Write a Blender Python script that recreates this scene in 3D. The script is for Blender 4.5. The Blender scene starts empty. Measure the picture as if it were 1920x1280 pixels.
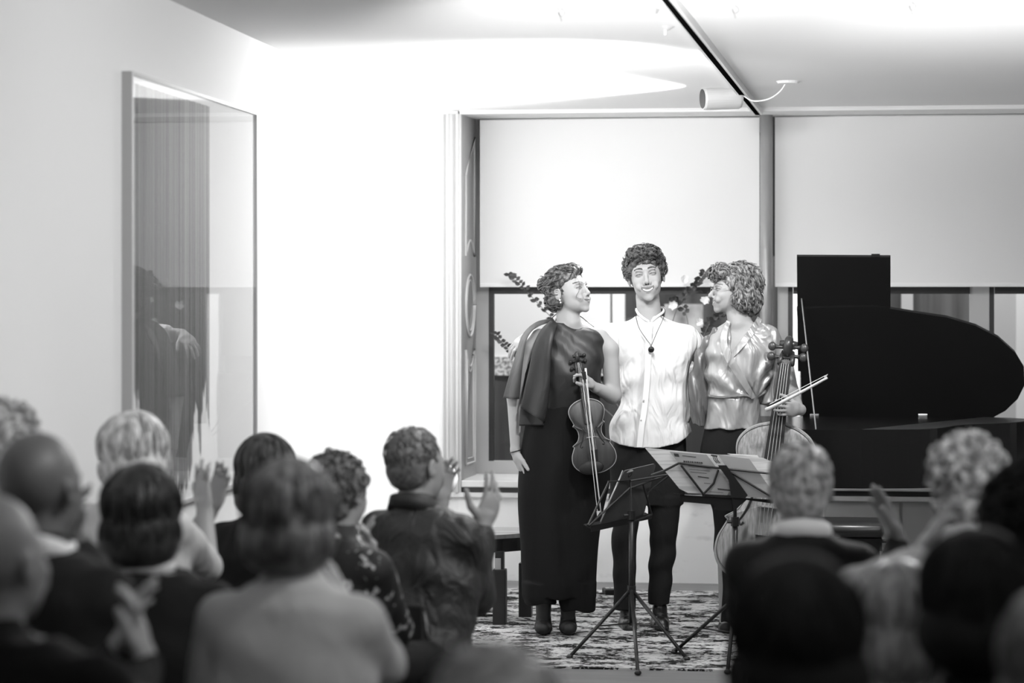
import bpy, bmesh, math, random
import numpy as np
from mathutils import Vector, Matrix
random.seed(7); rng = np.random.default_rng(7)
SC = bpy.context.scene
COL = SC.collection
# ---------------------------------------------------------------- camera
FPX = 4580.0; HY = 560.0; CAMZ = 1.6
YAW = math.atan2(585.0, FPX)
FW = np.array([-math.sin(YAW), math.cos(YAW), 0.0]); RT = np.array([math.cos(YAW), math.sin(YAW), 0.0]); UP = np.array([0, 0, 1.0])
CAM = np.array([0, 0, CAMZ])
cd = bpy.data.cameras.new('camera'); cam = bpy.data.objects.new('camera', cd); COL.objects.link(cam)
cam.location = (0, 0, CAMZ); cam.rotation_euler = (math.pi / 2, 0, YAW)
cd.sensor_width = 36; cd.lens = FPX / 1920 * 36; cd.shift_y = -80 / 1920
cd.clip_start = 0.1; cd.clip_end = 100
cd.dof.use_dof = True; cd.dof.focus_distance = 11.6; cd.dof.aperture_fstop = 2.3
SC.camera = cam
SC.view_settings.view_transform = 'Standard'; SC.view_settings.look = 'None'
SC.view_settings.exposure = 0.5; SC.view_settings.gamma = 1.0; SC.view_settings.use_curve_mapping = False
SC.cycles.use_denoising = True
SC.cycles.max_bounces = 7; SC.cycles.diffuse_bounces = 4; SC.cycles.glossy_bounces = 3; SC.cycles.transparent_max_bounces = 12
SC.cycles.sample_clamp_indirect = 4.0
# ---------------------------------------------------------------- world (night outside) and lights
wd = bpy.data.worlds.new('world'); SC.world = wd; wd.use_nodes = True
wd.node_tree.nodes['Background'].inputs[0].default_value = (0.5, 0.5, 0.5, 1)
wd.node_tree.nodes['Background'].inputs[1].default_value = 0.05

def W(px, py, t):
    return CAM + t * (FW + (px - 960) / FPX * RT + (HY - py) / FPX * UP)
def onY(px, py, Y):
    d = FW + (px - 960) / FPX * RT + (HY - py) / FPX * UP
    return CAM + d * (Y / d[1])
def onX(px, py, X):
    d = FW + (px - 960) / FPX * RT + (HY - py) / FPX * UP
    return CAM + d * (X / d[0])
def onZ(px, py, Z):
    d = FW + (px - 960) / FPX * RT + (HY - py) / FPX * UP
    return CAM + d * ((Z - CAMZ) / d[2])

def spot(name, loc, target, power, angle, blend=0.6, size=0.06):
    l = bpy.data.lights.new(name, 'SPOT'); o = bpy.data.objects.new(name, l); COL.objects.link(o)
    l.energy = power; l.spot_size = math.radians(angle); l.spot_blend = blend; l.shadow_soft_size = size
    o.location = loc
    o.rotation_euler = (Vector(target) - Vector(loc)).to_track_quat('-Z', 'Y').to_euler()
    return o
def area(name, loc, target, power, sx, sy):
    l = bpy.data.lights.new(name, 'AREA'); o = bpy.data.objects.new(name, l); COL.objects.link(o)
    l.shape = 'RECTANGLE'; l.size = sx; l.size_y = sy; l.energy = power
    o.location = loc
    o.rotation_euler = (Vector(target) - Vector(loc)).to_track_quat('-Z', 'Y').to_euler()
    return o
LAMP_A = (-0.62, 12.35, 2.50)
spot('wall_wash_spot', LAMP_A, (-2.6, 12.0, 2.15), 300, 125, 0.5, 0.06)
spot('upper_wash_spot', (-0.75, 9.9, 2.30), (-2.3, 12.3, 2.1), 90, 130, 1.0, 0.05)
spot('picture_wall_fill', (0.2, 7.2, 2.55), (-2.3, 8.0, 1.7), 85, 110, 1.0, 0.06)  # added fill to brighten the left wall around the picture
spot('near_wall_fill', (0.2, 4.8, 2.55), (-2.3, 6.0, 1.6), 80, 110, 1.0, 0.06)  # unseen fill, added for the near end of the left wall
spot('stage_spot_left', (-1.9, 6.6, 2.58), (-0.35, 11.8, 0.75), 40, 56, 0.5, 0.07)
spot('stage_spot_right', (1.6, 7.2, 2.58), (0.15, 11.8, 0.75), 27, 56, 0.5, 0.07)
spot('window_spot', (-0.9, 10.2, 2.58), (-0.5, 13.9, 1.9), 66, 95, 0.9, 0.07)
spot('window_spot_right', (1.2, 9.8, 2.58), (1.0, 13.9, 1.7), 5, 95, 0.9, 0.07)
spot('lower_stage_fill', (0.3, 10.4, 2.58), (0.1, 12.6, 0.0), 90, 90, 0.8, 0.07)  # extra light without a fixture, lifts the lower wall and rug
spot('ceiling_fill_left', (-0.5, 6.9, 1.35), (-0.6, 9.2, 2.67), 420, 52, 0.9, 0.10)  # unseen spot added in place of light bounced onto the ceiling
spot('ceiling_fill_right', (1.1, 6.7, 1.35), (1.2, 8.8, 2.67), 780, 52, 0.9, 0.10)  # same added ceiling bounce on the right, no real fixture
spot('audience_spot_right', (1.1, 9.2, 2.58), (0.7, 5.4, 1.15), 120, 62, 0.8, 0.08)
spot('audience_spot_left', (-0.7, 9.4, 2.58), (-1.0, 5.9, 1.1), 65, 62, 0.8, 0.08)
spot('audience_top_right', (1.6, 4.4, 2.6), (0.75, 6.2, 1.1), 70, 70, 0.9, 0.10)
spot('audience_fill_left', (0.0, 3.6, 2.6), (-1.0, 5.6, 1.1), 22, 80, 0.9, 0.10)  # unseen fill added to lift the left group a little
area('room_fill', (0.9, 2.6, 2.6), (0.9, 2.6, 0), 10, 2.4, 1.4)  # soft fill added over the audience, no fixture built
area('street_light', (0.3, 15.2, 3.6), (0.3, 17.2, 0.9), 190, 3.0, 0.4)
# ---------------------------------------------------------------- materials
def mat(name, c, rough=0.6, metal=0.0, spec=0.5, attr=False, coat=0.0, sheen=0.0):
    m = bpy.data.materials.new(name); m.use_nodes = True
    b = m.node_tree.nodes['Principled BSDF']
    b.inputs['Base Color'].default_value = (c, c, c, 1); b.inputs['Roughness'].default_value = rough
    b.inputs['Metallic'].default_value = metal; b.inputs['Specular IOR Level'].default_value = spec
    b.inputs['Coat Weight'].default_value = coat; b.inputs['Sheen Weight'].default_value = sheen
    if attr:
        a = m.node_tree.nodes.new('ShaderNodeAttribute'); a.attribute_name = 'col'
        m.node_tree.links.new(a.outputs['Color'], b.inputs['Base Color'])
    return m
def nd(m, t, **kw):
    n = m.node_tree.nodes.new(t)
    for k, v in kw.items():
        if k in n.inputs.keys(): n.inputs[k].default_value = v
        else: setattr(n, k, v)
    return n
def lk(m, a, b): m.node_tree.links.new(a, b)
def noisy(m, c0, c1, scale=(5, 5, 5), detail=4, lo=0.35, hi=0.65, bump=0.0, dist=0.01, kind='NOISE', warp=0.0):
    """colour between two greys by stretched noise, with optional bump"""
    b = m.node_tree.nodes['Principled BSDF']
    tc = nd(m, 'ShaderNodeTexCoord'); mp = nd(m, 'ShaderNodeMapping'); mp.inputs['Scale'].default_value = scale
    lk(m, tc.outputs['Object'], mp.inputs['Vector'])
    if kind == 'NOISE':
        n = nd(m, 'ShaderNodeTexNoise'); n.inputs['Scale'].default_value = 1.0; n.inputs['Detail'].default_value = detail
        n.inputs['Distortion'].default_value = warp
        out = n.outputs['Fac']
    else:
        n = nd(m, 'ShaderNodeTexWave'); n.inputs['Scale'].default_value = 1.0; n.inputs['Detail'].default_value = detail
        n.inputs['Distortion'].default_value = warp; out = n.outputs['Fac']
    lk(m, mp.outputs['Vector'], n.inputs['Vector'])
    r = nd(m, 'ShaderNodeValToRGB'); e = r.color_ramp.elements
    e[0].position = lo; e[1].position = hi; e[0].color = (c0, c0, c0, 1); e[1].color = (c1, c1, c1, 1)
    lk(m, out, r.inputs['Fac']); lk(m, r.outputs['Color'], b.inputs['Base Color'])
    if bump:
        bp = nd(m, 'ShaderNodeBump'); bp.inputs['Strength'].default_value = bump; bp.inputs['Distance'].default_value = dist
        lk(m, out, bp.inputs['Height']); lk(m, bp.outputs['Normal'], b.inputs['Normal'])
    return m
def bumpy(m, scale=(20, 20, 20), bump=0.4, dist=0.01, detail=3, warp=0.5):
    b = m.node_tree.nodes['Principled BSDF']
    tc = nd(m, 'ShaderNodeTexCoord'); mp = nd(m, 'ShaderNodeMapping'); mp.inputs['Scale'].default_value = scale
    lk(m, tc.outputs['Object'], mp.inputs['Vector'])
    n = nd(m, 'ShaderNodeTexNoise'); n.inputs['Scale'].default_value = 1.0; n.inputs['Detail'].default_value = detail
    n.inputs['Distortion'].default_value = warp
    lk(m, mp.outputs['Vector'], n.inputs['Vector'])
    bp = nd(m, 'ShaderNodeBump'); bp.inputs['Strength'].default_value = bump; bp.inputs['Distance'].default_value = dist
    lk(m, n.outputs['Fac'], bp.inputs['Height']); lk(m, bp.outputs['Normal'], b.inputs['Normal'])
    return m
# ---------------------------------------------------------------- objects
def tag(o, label=None, cat=None, group=None, kind=None):
    if label: o['label'] = label
    if cat: o['category'] = cat
    if group: o['group'] = group
    if kind: o['kind'] = kind
    return o
def empty(name, loc=(0, 0, 0), label=None, cat=None, group=None, rot=None):
    o = bpy.data.objects.new(name, None); COL.objects.link(o); o.location = tuple(loc)
    if rot is not None: o.rotation_euler = rot
    o.empty_display_size = 0.05
    return tag(o, label, cat, group)
def mesh_np(name, V, Q, m, parent=None, smooth=True, origin=None, col=None, mats=None, midx=None):
    """V (n,3) world coords, Q (f,4) int"""
    V = np.asarray(V, dtype=np.float64); Q = np.asarray(Q, dtype=np.int64)
    org = np.zeros(3)
    if parent is not None: org = np.array(parent.location) if parent.parent is None else np.array(parent.location) + np.array(parent.parent.location)
    elif origin is not None: org = np.asarray(origin, float)
    me = bpy.data.meshes.new(name)
    n = Q.shape[1]
    me.vertices.add(len(V)); me.vertices.foreach_set('co', (V - org).astype(np.float32).ravel())
    me.loops.add(Q.size); me.loops.foreach_set('vertex_index', Q.astype(np.int32).ravel())
    me.polygons.add(len(Q)); me.polygons.foreach_set('loop_start', (np.arange(len(Q)) * n).astype(np.int32))
    me.polygons.foreach_set('loop_total', np.full(len(Q), n, dtype=np.int32))
    me.polygons.foreach_set('use_smooth', np.full(len(Q), smooth, dtype=bool))
    me.update(calc_edges=True)
    if col is not None:
        a = me.color_attributes.new('col', 'FLOAT_COLOR', 'POINT')
        c = np.ones((len(V), 4), dtype=np.float32); c[:, :3] = np.asarray(col)[:, None]
        a.data.foreach_set('color', c.ravel())
    o = bpy.data.objects.new(name, me); COL.objects.link(o)
    me.materials.append(m)
    if parent is not None: o.parent = parent
    else: o.location = tuple(org)
    return o
def bm_obj(name, bm, m, parent=None, smooth=False, origin=None):
    """bm in world coordinates"""
    org = Vector((0, 0, 0))
    if parent is not None:
        org = parent.location.copy()
        if parent.parent is not None: org = org + parent.parent.location
    elif origin is not None: org = Vector(origin)
    bmesh.ops.translate(bm, verts=bm.verts, vec=-org)
    bmesh.ops.recalc_face_normals(bm, faces=bm.faces)
    me = bpy.data.meshes.new(name); bm.to_mesh(me); bm.free()
    if smooth:
        me.polygons.foreach_set('use_smooth', [True] * len(me.polygons))
    me.materials.append(m)
    o = bpy.data.objects.new(name, me); COL.objects.link(o)
    if parent is not None: o.parent = parent
    else: o.location = org
    return o
def NB(): return bmesh.new()
def box(bm, lo, hi, mtx=None, bev=0.0):
    vs = [bm.verts.new((x, y, z)) for x in (lo[0], hi[0]) for y in (lo[1], hi[1]) for z in (lo[2], hi[2])]
    fs = [(0, 1, 3, 2), (4, 6, 7, 5), (0, 4, 5, 1), (2, 3, 7, 6), (0, 2, 6, 4), (1, 5, 7, 3)]
    F = [bm.faces.new([vs[i] for i in f]) for f in fs]
    if bev:
        E = list({e for f in F for e in f.edges})
        r = bmesh.ops.bevel(bm, geom=E, offset=bev, segments=2, affect='EDGES', profile=0.5)
        vs = list({v for f in r['faces'] for v in f.verts} | {v for v in vs if v.is_valid})
    if mtx is not None:
        bmesh.ops.transform(bm, matrix=mtx, verts=vs)
    return vs
def tube(bm, pts, r, n=8, caps=True):
    P = [Vector(p) for p in pts]; R = r if isinstance(r, (list, tuple)) else [r] * len(P)
    rings = []; up = None
    for i, p in enumerate(P):
        d = (P[min(i + 1, len(P) - 1)] - P[max(i - 1, 0)]).normalized()
        if up is None:
            up = Vector((0, 0, 1)) if abs(d.z) < 0.9 else Vector((1, 0, 0))
        a = d.cross(up).normalized(); b = a.cross(d).normalized(); up = b
        rings.append([bm.verts.new(p + (a * math.cos(t) + b * math.sin(t)) * R[i]) for t in [2 * math.pi * k / n for k in range(n)]])
    for i in range(len(P) - 1):
        for k in range(n):
            bm.faces.new([rings[i][k], rings[i][(k + 1) % n], rings[i + 1][(k + 1) % n], rings[i + 1][k]])
    if caps:
        bm.faces.new(list(reversed(rings[0]))); bm.faces.new(rings[-1])
def prism(bm, pts, d):
    """polygon pts (3d) extruded by vector d"""
    a = [bm.verts.new(tuple(p)) for p in pts]; b = [bm.verts.new(tuple(Vector(p) + Vector(d))) for p in pts]
    n = len(pts)
    bm.faces.new(a); bm.faces.new(list(reversed(b)))
    for i in range(n): bm.faces.new([a[i], b[i], b[(i + 1) % n], a[(i + 1) % n]])
def ellb(bm, c, r, seg=12, R=None):
    m = Matrix.Translation(Vector(c))
    if R is not None: m = m @ Matrix(np.asarray(R).tolist()).to_4x4()
    m = m @ Matrix.Diagonal((*r, 1))
    bmesh.ops.create_uvsphere(bm, u_segments=seg, v_segments=max(6, seg // 2 + 2), radius=1, matrix=m)
def crom(pts, n=6):
    """catmull rom through points (k,d)"""
    P = np.asarray(pts, float); P = np.vstack([2 * P[0] - P[1], P, 2 * P[-1] - P[-2]]); out = []
    for i in range(1, len(P) - 2):
        for t in np.linspace(0, 1, n, endpoint=False):
            a, b, c, d = P[i - 1:i + 3]
            out.append(0.5 * ((2 * b) + (-a + c) * t + (2 * a - 5 * b + 4 * c - d) * t * t + (-a + 3 * b - 3 * c + d) * t ** 3))
    out.append(P[-2]); return np.array(out)
def sheet(name, L, Rr, m, parent, th=0.004, nu=40, nv=24, bulge=0.0, waves=0.0, nw=3, phase=0.0):
    """cloth panel between two 3d edge polylines, with folds, as a slab of thickness th"""
    a = crom(L, 12); b = crom(Rr, 12)
    def res(p, n):
        s = np.r_[0, np.cumsum(np.linalg.norm(np.diff(p, axis=0), axis=1))]; s /= s[-1]
        q = np.linspace(0, 1, n); return np.stack([np.interp(q, s, p[:, i]) for i in range(3)], 1)
    a = res(a, nu); b = res(b, nu)
    v = np.linspace(0, 1, nv)[None, :, None]
    G = a[:, None] * (1 - v) + b[:, None] * v
    u = np.linspace(0, 1, nu)[:, None]
    vv = np.linspace(0, 1, nv)[None]
    off = bulge * np.sin(np.pi * vv) + waves * np.sin(vv * nw * 2 * np.pi + phase + 1.5 * u) * (0.25 + 0.75 * u)
    G = G - FW[None, None] * off[..., None]
    F_, B_ = G, G + FW * th
    V = np.vstack([F_.reshape(-1, 3), B_.reshape(-1, 3)]); N = nu * nv
    idx = np.arange(N).reshape(nu, nv)
    q = np.stack([idx[:-1, :-1], idx[:-1, 1:], idx[1:, 1:], idx[1:, :-1]], -1).reshape(-1, 4)
    Q = [q, q[:, ::-1] + N]
    loop = np.concatenate([idx[0, :], idx[1:, -1], idx[-1, -2::-1], idx[-2:0:-1, 0]])
    nx = np.roll(loop, -1); Q.append(np.stack([loop, loop + N, nx + N, nx], -1))
    return mesh_np(name, V, np.vstack(Q), m, parent)
# ---------------------------------------------------------------- signed distance modelling
def smin(a, b, k):
    if k <= 0: return np.minimum(a, b)
    h = np.maximum(k - np.abs(a - b), 0) / k
    return np.minimum(a, b) - h * h * k * 0.25
class SD:
    """a solid put together from blended pieces and meshed as one continuous surface"""
    def __init__(s): s.p = []
    def add(s, f, lo, hi, k=0.01, op='u'):
        s.p.append((f, np.asarray(lo, float), np.asarray(hi, float), k, op)); return s
    def cone(s, a, b, ra, rb, k=0.012, flat=None, op='u'):
        a = np.asarray(a, float); b = np.asarray(b, float)
        if flat is not None:
            n = np.asarray(flat[0], float); n = n / np.linalg.norm(n); ff = flat[1]
        mx = max(ra, rb) * (max(1, flat[1]) if flat is not None else 1)
        def f(X, Y, Z):
            ba = b - a; L2 = max(ba @ ba, 1e-9)
            x, y, z = X - a[0], Y - a[1], Z - a[2]
            h = np.clip((x * ba[0] + y * ba[1] + z * ba[2]) / L2, 0, 1)
            x = x - h * ba[0]; y = y - h * ba[1]; z = z - h * ba[2]
            if flat is not None:
                q = (x * n[0] + y * n[1] + z * n[2]) * (1 / ff - 1)
                x = x + q * n[0]; y = y + q * n[1]; z = z + q * n[2]
            return np.sqrt(x * x + y * y + z * z) - (ra + (rb - ra) * h)
        return s.add(f, np.minimum(a, b) - mx, np.maximum(a, b) + mx, k, op)
    def ell(s, c, r, R=None, k=0.01, op='u'):
        c = np.asarray(c, float); r = np.asarray(r, float); R_ = np.eye(3) if R is None else np.asarray(R)
        ext = np.sqrt(((R_ * r[None, :]) ** 2).sum(1))
        def f(X, Y, Z):
            x, y, z = X - c[0], Y - c[1], Z - c[2]
            q = [(x * R_[0, i] + y * R_[1, i] + z * R_[2, i]) for i in range(3)]
            k0 = np.sqrt(sum((q[i] / r[i]) ** 2 for i in range(3))); k1 = np.sqrt(sum((q[i] / r[i] ** 2) ** 2 for i in range(3)))
            return k0 * (k0 - 1) / np.maximum(k1, 1e-6)
        return s.add(f, c - ext, c + ext, k, op)
    def loft(s, rows, k=0.015, op='u', ax=None, n=2.0, fold=None):
        """rows: (z, cx, cy, halfwidth, halfdepth) in world units, stacked along z; ax = width axis"""
        rows = sorted(rows); A = np.array(rows, float)
        zz = np.linspace(A[0, 0], A[-1, 0], 80)
        from_ = [np.interp(zz, A[:, 0], A[:, i]) for i in range(1, 5)]
        ker = np.hanning(9); ker /= ker.sum()
        sm = [np.convolve(np.pad(v, 4, mode='edge'), ker, mode='valid') for v in from_]
        w = RT if ax is None else np.asarray(ax); dd = np.array([-w[1], w[0], 0])
        mxw = max(A[:, 3].max(), A[:, 4].max())
        def f(X, Y, Z):
            z1 = np.ravel(Z)
            c0, c1, hw, hd = [np.interp(z1, zz, v).reshape(Z.shape) for v in sm]
            x, y = X - c0, Y - c1
            p = x * w[0] + y * w[1]; q = x * dd[0] + y * dd[1]
            if n == 2.0: r = np.sqrt((p / hw) ** 2 + (q / hd) ** 2)
            else: r = ((np.abs(p) / hw) ** n + (np.abs(q) / hd) ** n) ** (1 / n)
            d = (r - 1) * np.minimum(hw, hd)
            if fold is not None: d = d + fold(X, Y, Z, np.arctan2(q / hd, p / hw))
            ze = np.maximum(Z - zz[-1], zz[0] - Z)
            return np.where(ze > 0, np.maximum(d, 0) + ze, np.maximum(d, ze))
        lo = np.array([(A[:, 1] - mxw).min(), (A[:, 2] - mxw).min(), A[0, 0]]); hi = np.array([(A[:, 1] + mxw).max(), (A[:, 2] + mxw).max(), A[-1, 0]])
        return s.add(f, lo, hi, k, op)
    def mesh(s, name, m, step, parent=None, origin=None, fine=None, disp=None, col=None, only=None):
        us = [p for p in s.p if p[4] == 'u']
        lo = np.min([p[1] for p in us], 0) - 0.03; hi = np.max([p[2] for p in us], 0) + 0.03
        axes = []
        for i in range(3):
            if fine is None: axes.append(np.arange(lo[i], hi[i] + step, step)); continue
            fl, fh, fs = fine; g = []; x = lo[i]
            while x < hi[i] + step:
                g.append(x); x += fs if fl[i] <= x <= fh[i] else step
            axes.append(np.array(g))
        xs, ys, zs = [a.astype(np.float32) for a in axes]
        D = np.full((len(xs), len(ys), len(zs)), 1.0, dtype=np.float32)
        for f, l, h, k, op in s.p:
            pad = k + 0.012 + step * 2
            i0, i1 = np.searchsorted(xs, [l[0] - pad, h[0] + pad]); j0, j1 = np.searchsorted(ys, [l[1] - pad, h[1] + pad]); k0, k1 = np.searchsorted(zs, [l[2] - pad, h[2] + pad])
            if i1 <= i0 or j1 <= j0 or k1 <= k0: continue
            X = xs[i0:i1, None, None]; Y = ys[None, j0:j1, None]; Z = zs[None, None, k0:k1]
            e = f(X, Y, Z).astype(np.float32)
            sub = D[i0:i1, j0:j1, k0:k1]
            if op == 'u': D[i0:i1, j0:j1, k0:k1] = smin(sub, e, k)
            elif op == 's': D[i0:i1, j0:j1, k0:k1] = -smin(-sub, e, k)
            elif op == 'i': D[i0:i1, j0:j1, k0:k1] = -smin(-sub, -e, k)
        if disp is not None:
            B = np.argwhere(np.abs(D) < 0.03)
            if len(B):
                d = disp(xs[B[:, 0]], ys[B[:, 1]], zs[B[:, 2]])
                D[B[:, 0], B[:, 1], B[:, 2]] += d.astype(np.float32)
        D[0] = D[-1] = 1; D[:, 0] = D[:, -1] = 1; D[:, :, 0] = D[:, :, -1] = 1
        V, Q = surfnets(D, xs, ys, zs)
        c = None if col is None else col(V)
        return mesh_np(name, V, Q, m, parent, True, origin, c)
def surfnets(D, xs, ys, zs):
    I = D < 0
    nx, ny, nz = D.shape
    acc = np.zeros((nx - 1, ny - 1, nz - 1), dtype=np.int8)
    cs = [(i, j, k) for i in (0, 1) for j in (0, 1) for k in (0, 1)]
    for i, j, k in cs: acc += I[i:nx - 1 + i, j:ny - 1 + j, k:nz - 1 + k]
    act = np.argwhere((acc > 0) & (acc < 8)); ids = np.full(acc.shape, -1, dtype=np.int32); ids[act[:, 0], act[:, 1], act[:, 2]] = np.arange(len(act))
    P = np.zeros((len(act), 3)); C = np.zeros(len(act))
    val = {c: D[act[:, 0] + c[0], act[:, 1] + c[1], act[:, 2] + c[2]].astype(np.float64) for c in cs}
    for c in cs:
        for a in range(3):
            if c[a]: continue
            e = list(c); e[a] = 1; va, vb = val[c], val[tuple(e)]
            m = (va < 0) != (vb < 0); t = va[m] / (va[m] - vb[m])
            q = np.tile(np.array(c, float), (m.sum(), 1)); q[:, a] = t
            P[m] += q; C[m] += 1
    P /= C[:, None]
    V = np.empty_like(P)
    for a, g in enumerate((xs, ys, zs)):
        g = g.astype(np.float64); V[:, a] = g[act[:, a]] + P[:, a] * (g[act[:, a] + 1] - g[act[:, a]])
    Q = []
    for a in range(3):
        b, c = (a + 1) % 3, (a + 2) % 3
        sl0 = [slice(None)] * 3; sl1 = [slice(None)] * 3; sl0[a] = slice(0, -1); sl1[a] = slice(1, None)
        A, B = I[tuple(sl0)], I[tuple(sl1)]
        ch = np.argwhere(A != B)
        ch = ch[(ch[:, b] > 0) & (ch[:, c] > 0) & (ch[:, b] < D.shape[b] - 1) & (ch[:, c] < D.shape[c] - 1)]
        if not len(ch): continue
        s = A[ch[:, 0], ch[:, 1], ch[:, 2]]
        def at(db, dc):
            q = ch.copy(); q[:, b] += db; q[:, c] += dc; return ids[q[:, 0], q[:, 1], q[:, 2]]
        f = np.stack([at(-1, -1), at(0, -1), at(0, 0), at(-1, 0)], 1)
        f[~s] = f[~s][:, ::-1]; Q.append(f)
    return V, np.vstack(Q)
def rot(yaw=0, pitch=0, roll=0, base=None):
    """yaw>0: face turns to picture right, pitch>0: looks up, roll>0: crown tips to picture right"""
    y, p, r = map(math.radians, (yaw, pitch, roll))
    Rz = np.array([[math.cos(y), -math.sin(y), 0], [math.sin(y), math.cos(y), 0], [0, 0, 1]])
    Rx = np.array([[1, 0, 0], [0, math.cos(-p), -math.sin(-p)], [0, math.sin(-p), math.cos(-p)]])
    Ry = np.array([[math.cos(r), 0, math.sin(r)], [0, 1, 0], [-math.sin(r), 0, math.cos(r)]])
    c, s = math.cos(YAW), math.sin(YAW)
    Rc = np.array([[c, -s, 0], [s, c, 0], [0, 0, 1]])
    return Rc @ Rz @ Ry @ Rx
def wob(x, y, z, f=1.0, seed=0):
    """cheap smooth noise about -1..1"""
    r = np.random.default_rng(seed); o = 0
    for i in range(5):
        k = r.normal(size=3) * f * (1 + 0.6 * i); o = o + np.sin(x * k[0] + y * k[1] + z * k[2] + r.uniform(0, 6.28)) / (1 + 0.5 * i)
    return o / 2.2
# ---------------------------------------------------------------- the room
YW = 13.76; XL = -2.325; ZC = 2.67; XR = 5.2; YB = -2.2; YG = YW + 0.5
M = {}
M['wall'] = bumpy(mat('white_paint', 0.80, 0.7), (30, 30, 30), 0.05, 0.002)
M['ceil'] = mat('ceiling_paint', 0.86, 0.8)
M['lowwall'] = noisy(mat('lower_wall_paint', 0.7, 0.7), 0.66, 0.84, (6, 6, 14), 8, 0.22, 0.36, 0.03, 0.004)
M['trim'] = mat('trim_paint', 0.62, 0.35)
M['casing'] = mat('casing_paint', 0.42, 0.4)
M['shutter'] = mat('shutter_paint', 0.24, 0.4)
M['darkframe'] = mat('dark_frame', 0.02, 0.4)
M['blind'] = bumpy(mat('blind_fabric', 0.74, 0.55), (400, 400, 400), 0.05, 0.001)
M['floor'] = noisy(mat('grey_floor', 0.2, 0.45), 0.15, 0.21, (1.5, 14, 1), 5, 0.3, 0.7)
M['steel'] = mat('steel', 0.35, 0.3, 1.0)
M['black'] = mat('black_metal', 0.012, 0.35)
M['white'] = mat('white_lacquer', 0.8, 0.35); M['lampw'] = mat('lamp_enamel', 0.5, 0.4)
def sbox(name, lo, hi, m, bev=0.0, parent=None):
    bm = NB(); box(bm, lo, hi, bev=bev)
    o = bm_obj(name, bm, m, parent, origin=((lo[0] + hi[0]) / 2, (lo[1] + hi[1]) / 2, lo[2]) if parent is None else None)
    if parent is None: o['kind'] = 'structure'
    return o
def X_at(px, Y): return onY(px, 560, Y)[0]
def Z_at(py, px, Y): return onY(px, py, Y)[2]
sbox('floor', (XL - .1, YB, -0.1), (XR + .1, YG + .1, 0), M['floor'])
sbox('ceiling', (XL - .1, YB, ZC), (XR + .1, YG + .1, ZC + 0.1), M['ceil'])
sbox('wall_left', (XL - 0.1, YB, 0), (XL, YG + .1, ZC), M['wall'])
sbox('wall_right', (XR, YB, 0), (XR + 0.1, YG + .1, ZC), M['wall'])
sbox('wall_rear', (XL, YB - 0.1, 0), (XR, YB, ZC), mat('rear_wall_paint', 0.25, 0.8))
xo = X_at(866, YW)            # left edge of window recess
zs = 0.56
sbox('wall_back_left', (XL, YW, 0), (xo - 0.02, YG + .1, ZC), M['wall'])
sbox('wall_back', (xo - 0.02, YW, 0), (XR, YG + .1, zs - 0.03), M['lowwall'])
# moulded casing on the left of the window
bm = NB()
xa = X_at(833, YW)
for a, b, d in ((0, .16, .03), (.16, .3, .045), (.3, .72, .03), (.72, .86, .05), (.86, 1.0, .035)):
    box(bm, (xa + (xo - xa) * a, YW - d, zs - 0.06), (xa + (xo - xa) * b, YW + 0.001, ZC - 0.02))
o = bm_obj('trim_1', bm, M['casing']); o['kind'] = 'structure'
# sill and light ledge; the shadow gap between is a strip coloured dark
bm = NB(); box(bm, (xo - 0.0, YW - 0.03, zs - 0.03), (XR, YG + 0.02, zs + 0.01), bev=0.006)
box(bm, (xa, YW - 0.035, zs - 0.085), (XR, YW, zs - 0.06))
o = bm_obj('trim_2', bm, M['trim']); o['kind'] = 'structure'
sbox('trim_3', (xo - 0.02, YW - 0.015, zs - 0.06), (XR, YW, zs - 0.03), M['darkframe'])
# pelmet along the ceiling
bm = NB(); zt = Z_at(214, 900, YW)
box(bm, (xo - 0.01, YW - 0.02, zt), (XR, YW + 0.42, ZC)); box(bm, (xo - 0.01, YW - 0.035, zt + 0.014), (XR, YW - 0.02, ZC))
o = bm_obj('trim_4', bm, M['wall']); o['kind'] = 'structure'
# splayed panelled shutter on the reveal
xi = X_at(893, YG - 0.08)
p0 = Vector((xo, YW, 0)); p1 = Vector((xi, YG - 0.08, 0)); dv = (p1 - p0); L = dv.length; dv.normalize(); nv = Vector((dv.y, -dv.x, 0))
def sh(s, z, off=0.0): return p0 + dv * (s * L) + Vector((0, 0, z)) + nv * off
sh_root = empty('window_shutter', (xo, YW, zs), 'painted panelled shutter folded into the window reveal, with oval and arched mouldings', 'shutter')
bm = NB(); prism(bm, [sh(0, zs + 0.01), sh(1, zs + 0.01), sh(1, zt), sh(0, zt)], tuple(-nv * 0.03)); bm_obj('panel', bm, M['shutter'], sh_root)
bm = NB()
def mould(pts, r=0.008): tube(bm, [sh(s, z, 0.003) for s, z in pts] + [sh(*pts[0], 0.003)], r, 6)
def zz_(py): return Z_at(py, 880, YW + .2)
lo_, hi_ = zz_(868), zz_(655)
def arch(z0, z1, up=True, n=14, s0=.22, s1=.85):
    ps = [(s0, z0), (s1, z0)]
    ps += [(s1 - (s1 - s0) * k / n, z1 - 0.10 * math.sin(math.pi * k / n)) for k in range(n + 1)]
    return ps
mould(arch(lo_, hi_)); mould(arch(lo_ + .03, hi_ - .03, s0=.32, s1=.75), .005)
def oval(z0, z1, s0=.22, s1=.85): return [((s0 + s1) / 2 + (s1 - s0) / 2 * math.cos(a), (z0 + z1) / 2 + (z1 - z0) / 2 * math.sin(a)) for a in np.linspace(0, 2 * math.pi, 28)[:-1]]
mould(oval(zz_(630), zz_(515))); mould(oval(zz_(620), zz_(525), .3, .77), .005)
ps = [(.22, zz_(330)), (.85, zz_(255)), (.85, zz_(480))] + [(.85 - .63 * k / 12, zz_(480) + 0.0 + 0.09 * math.sin(math.pi * k / 12)) for k in range(1, 13)]
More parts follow.
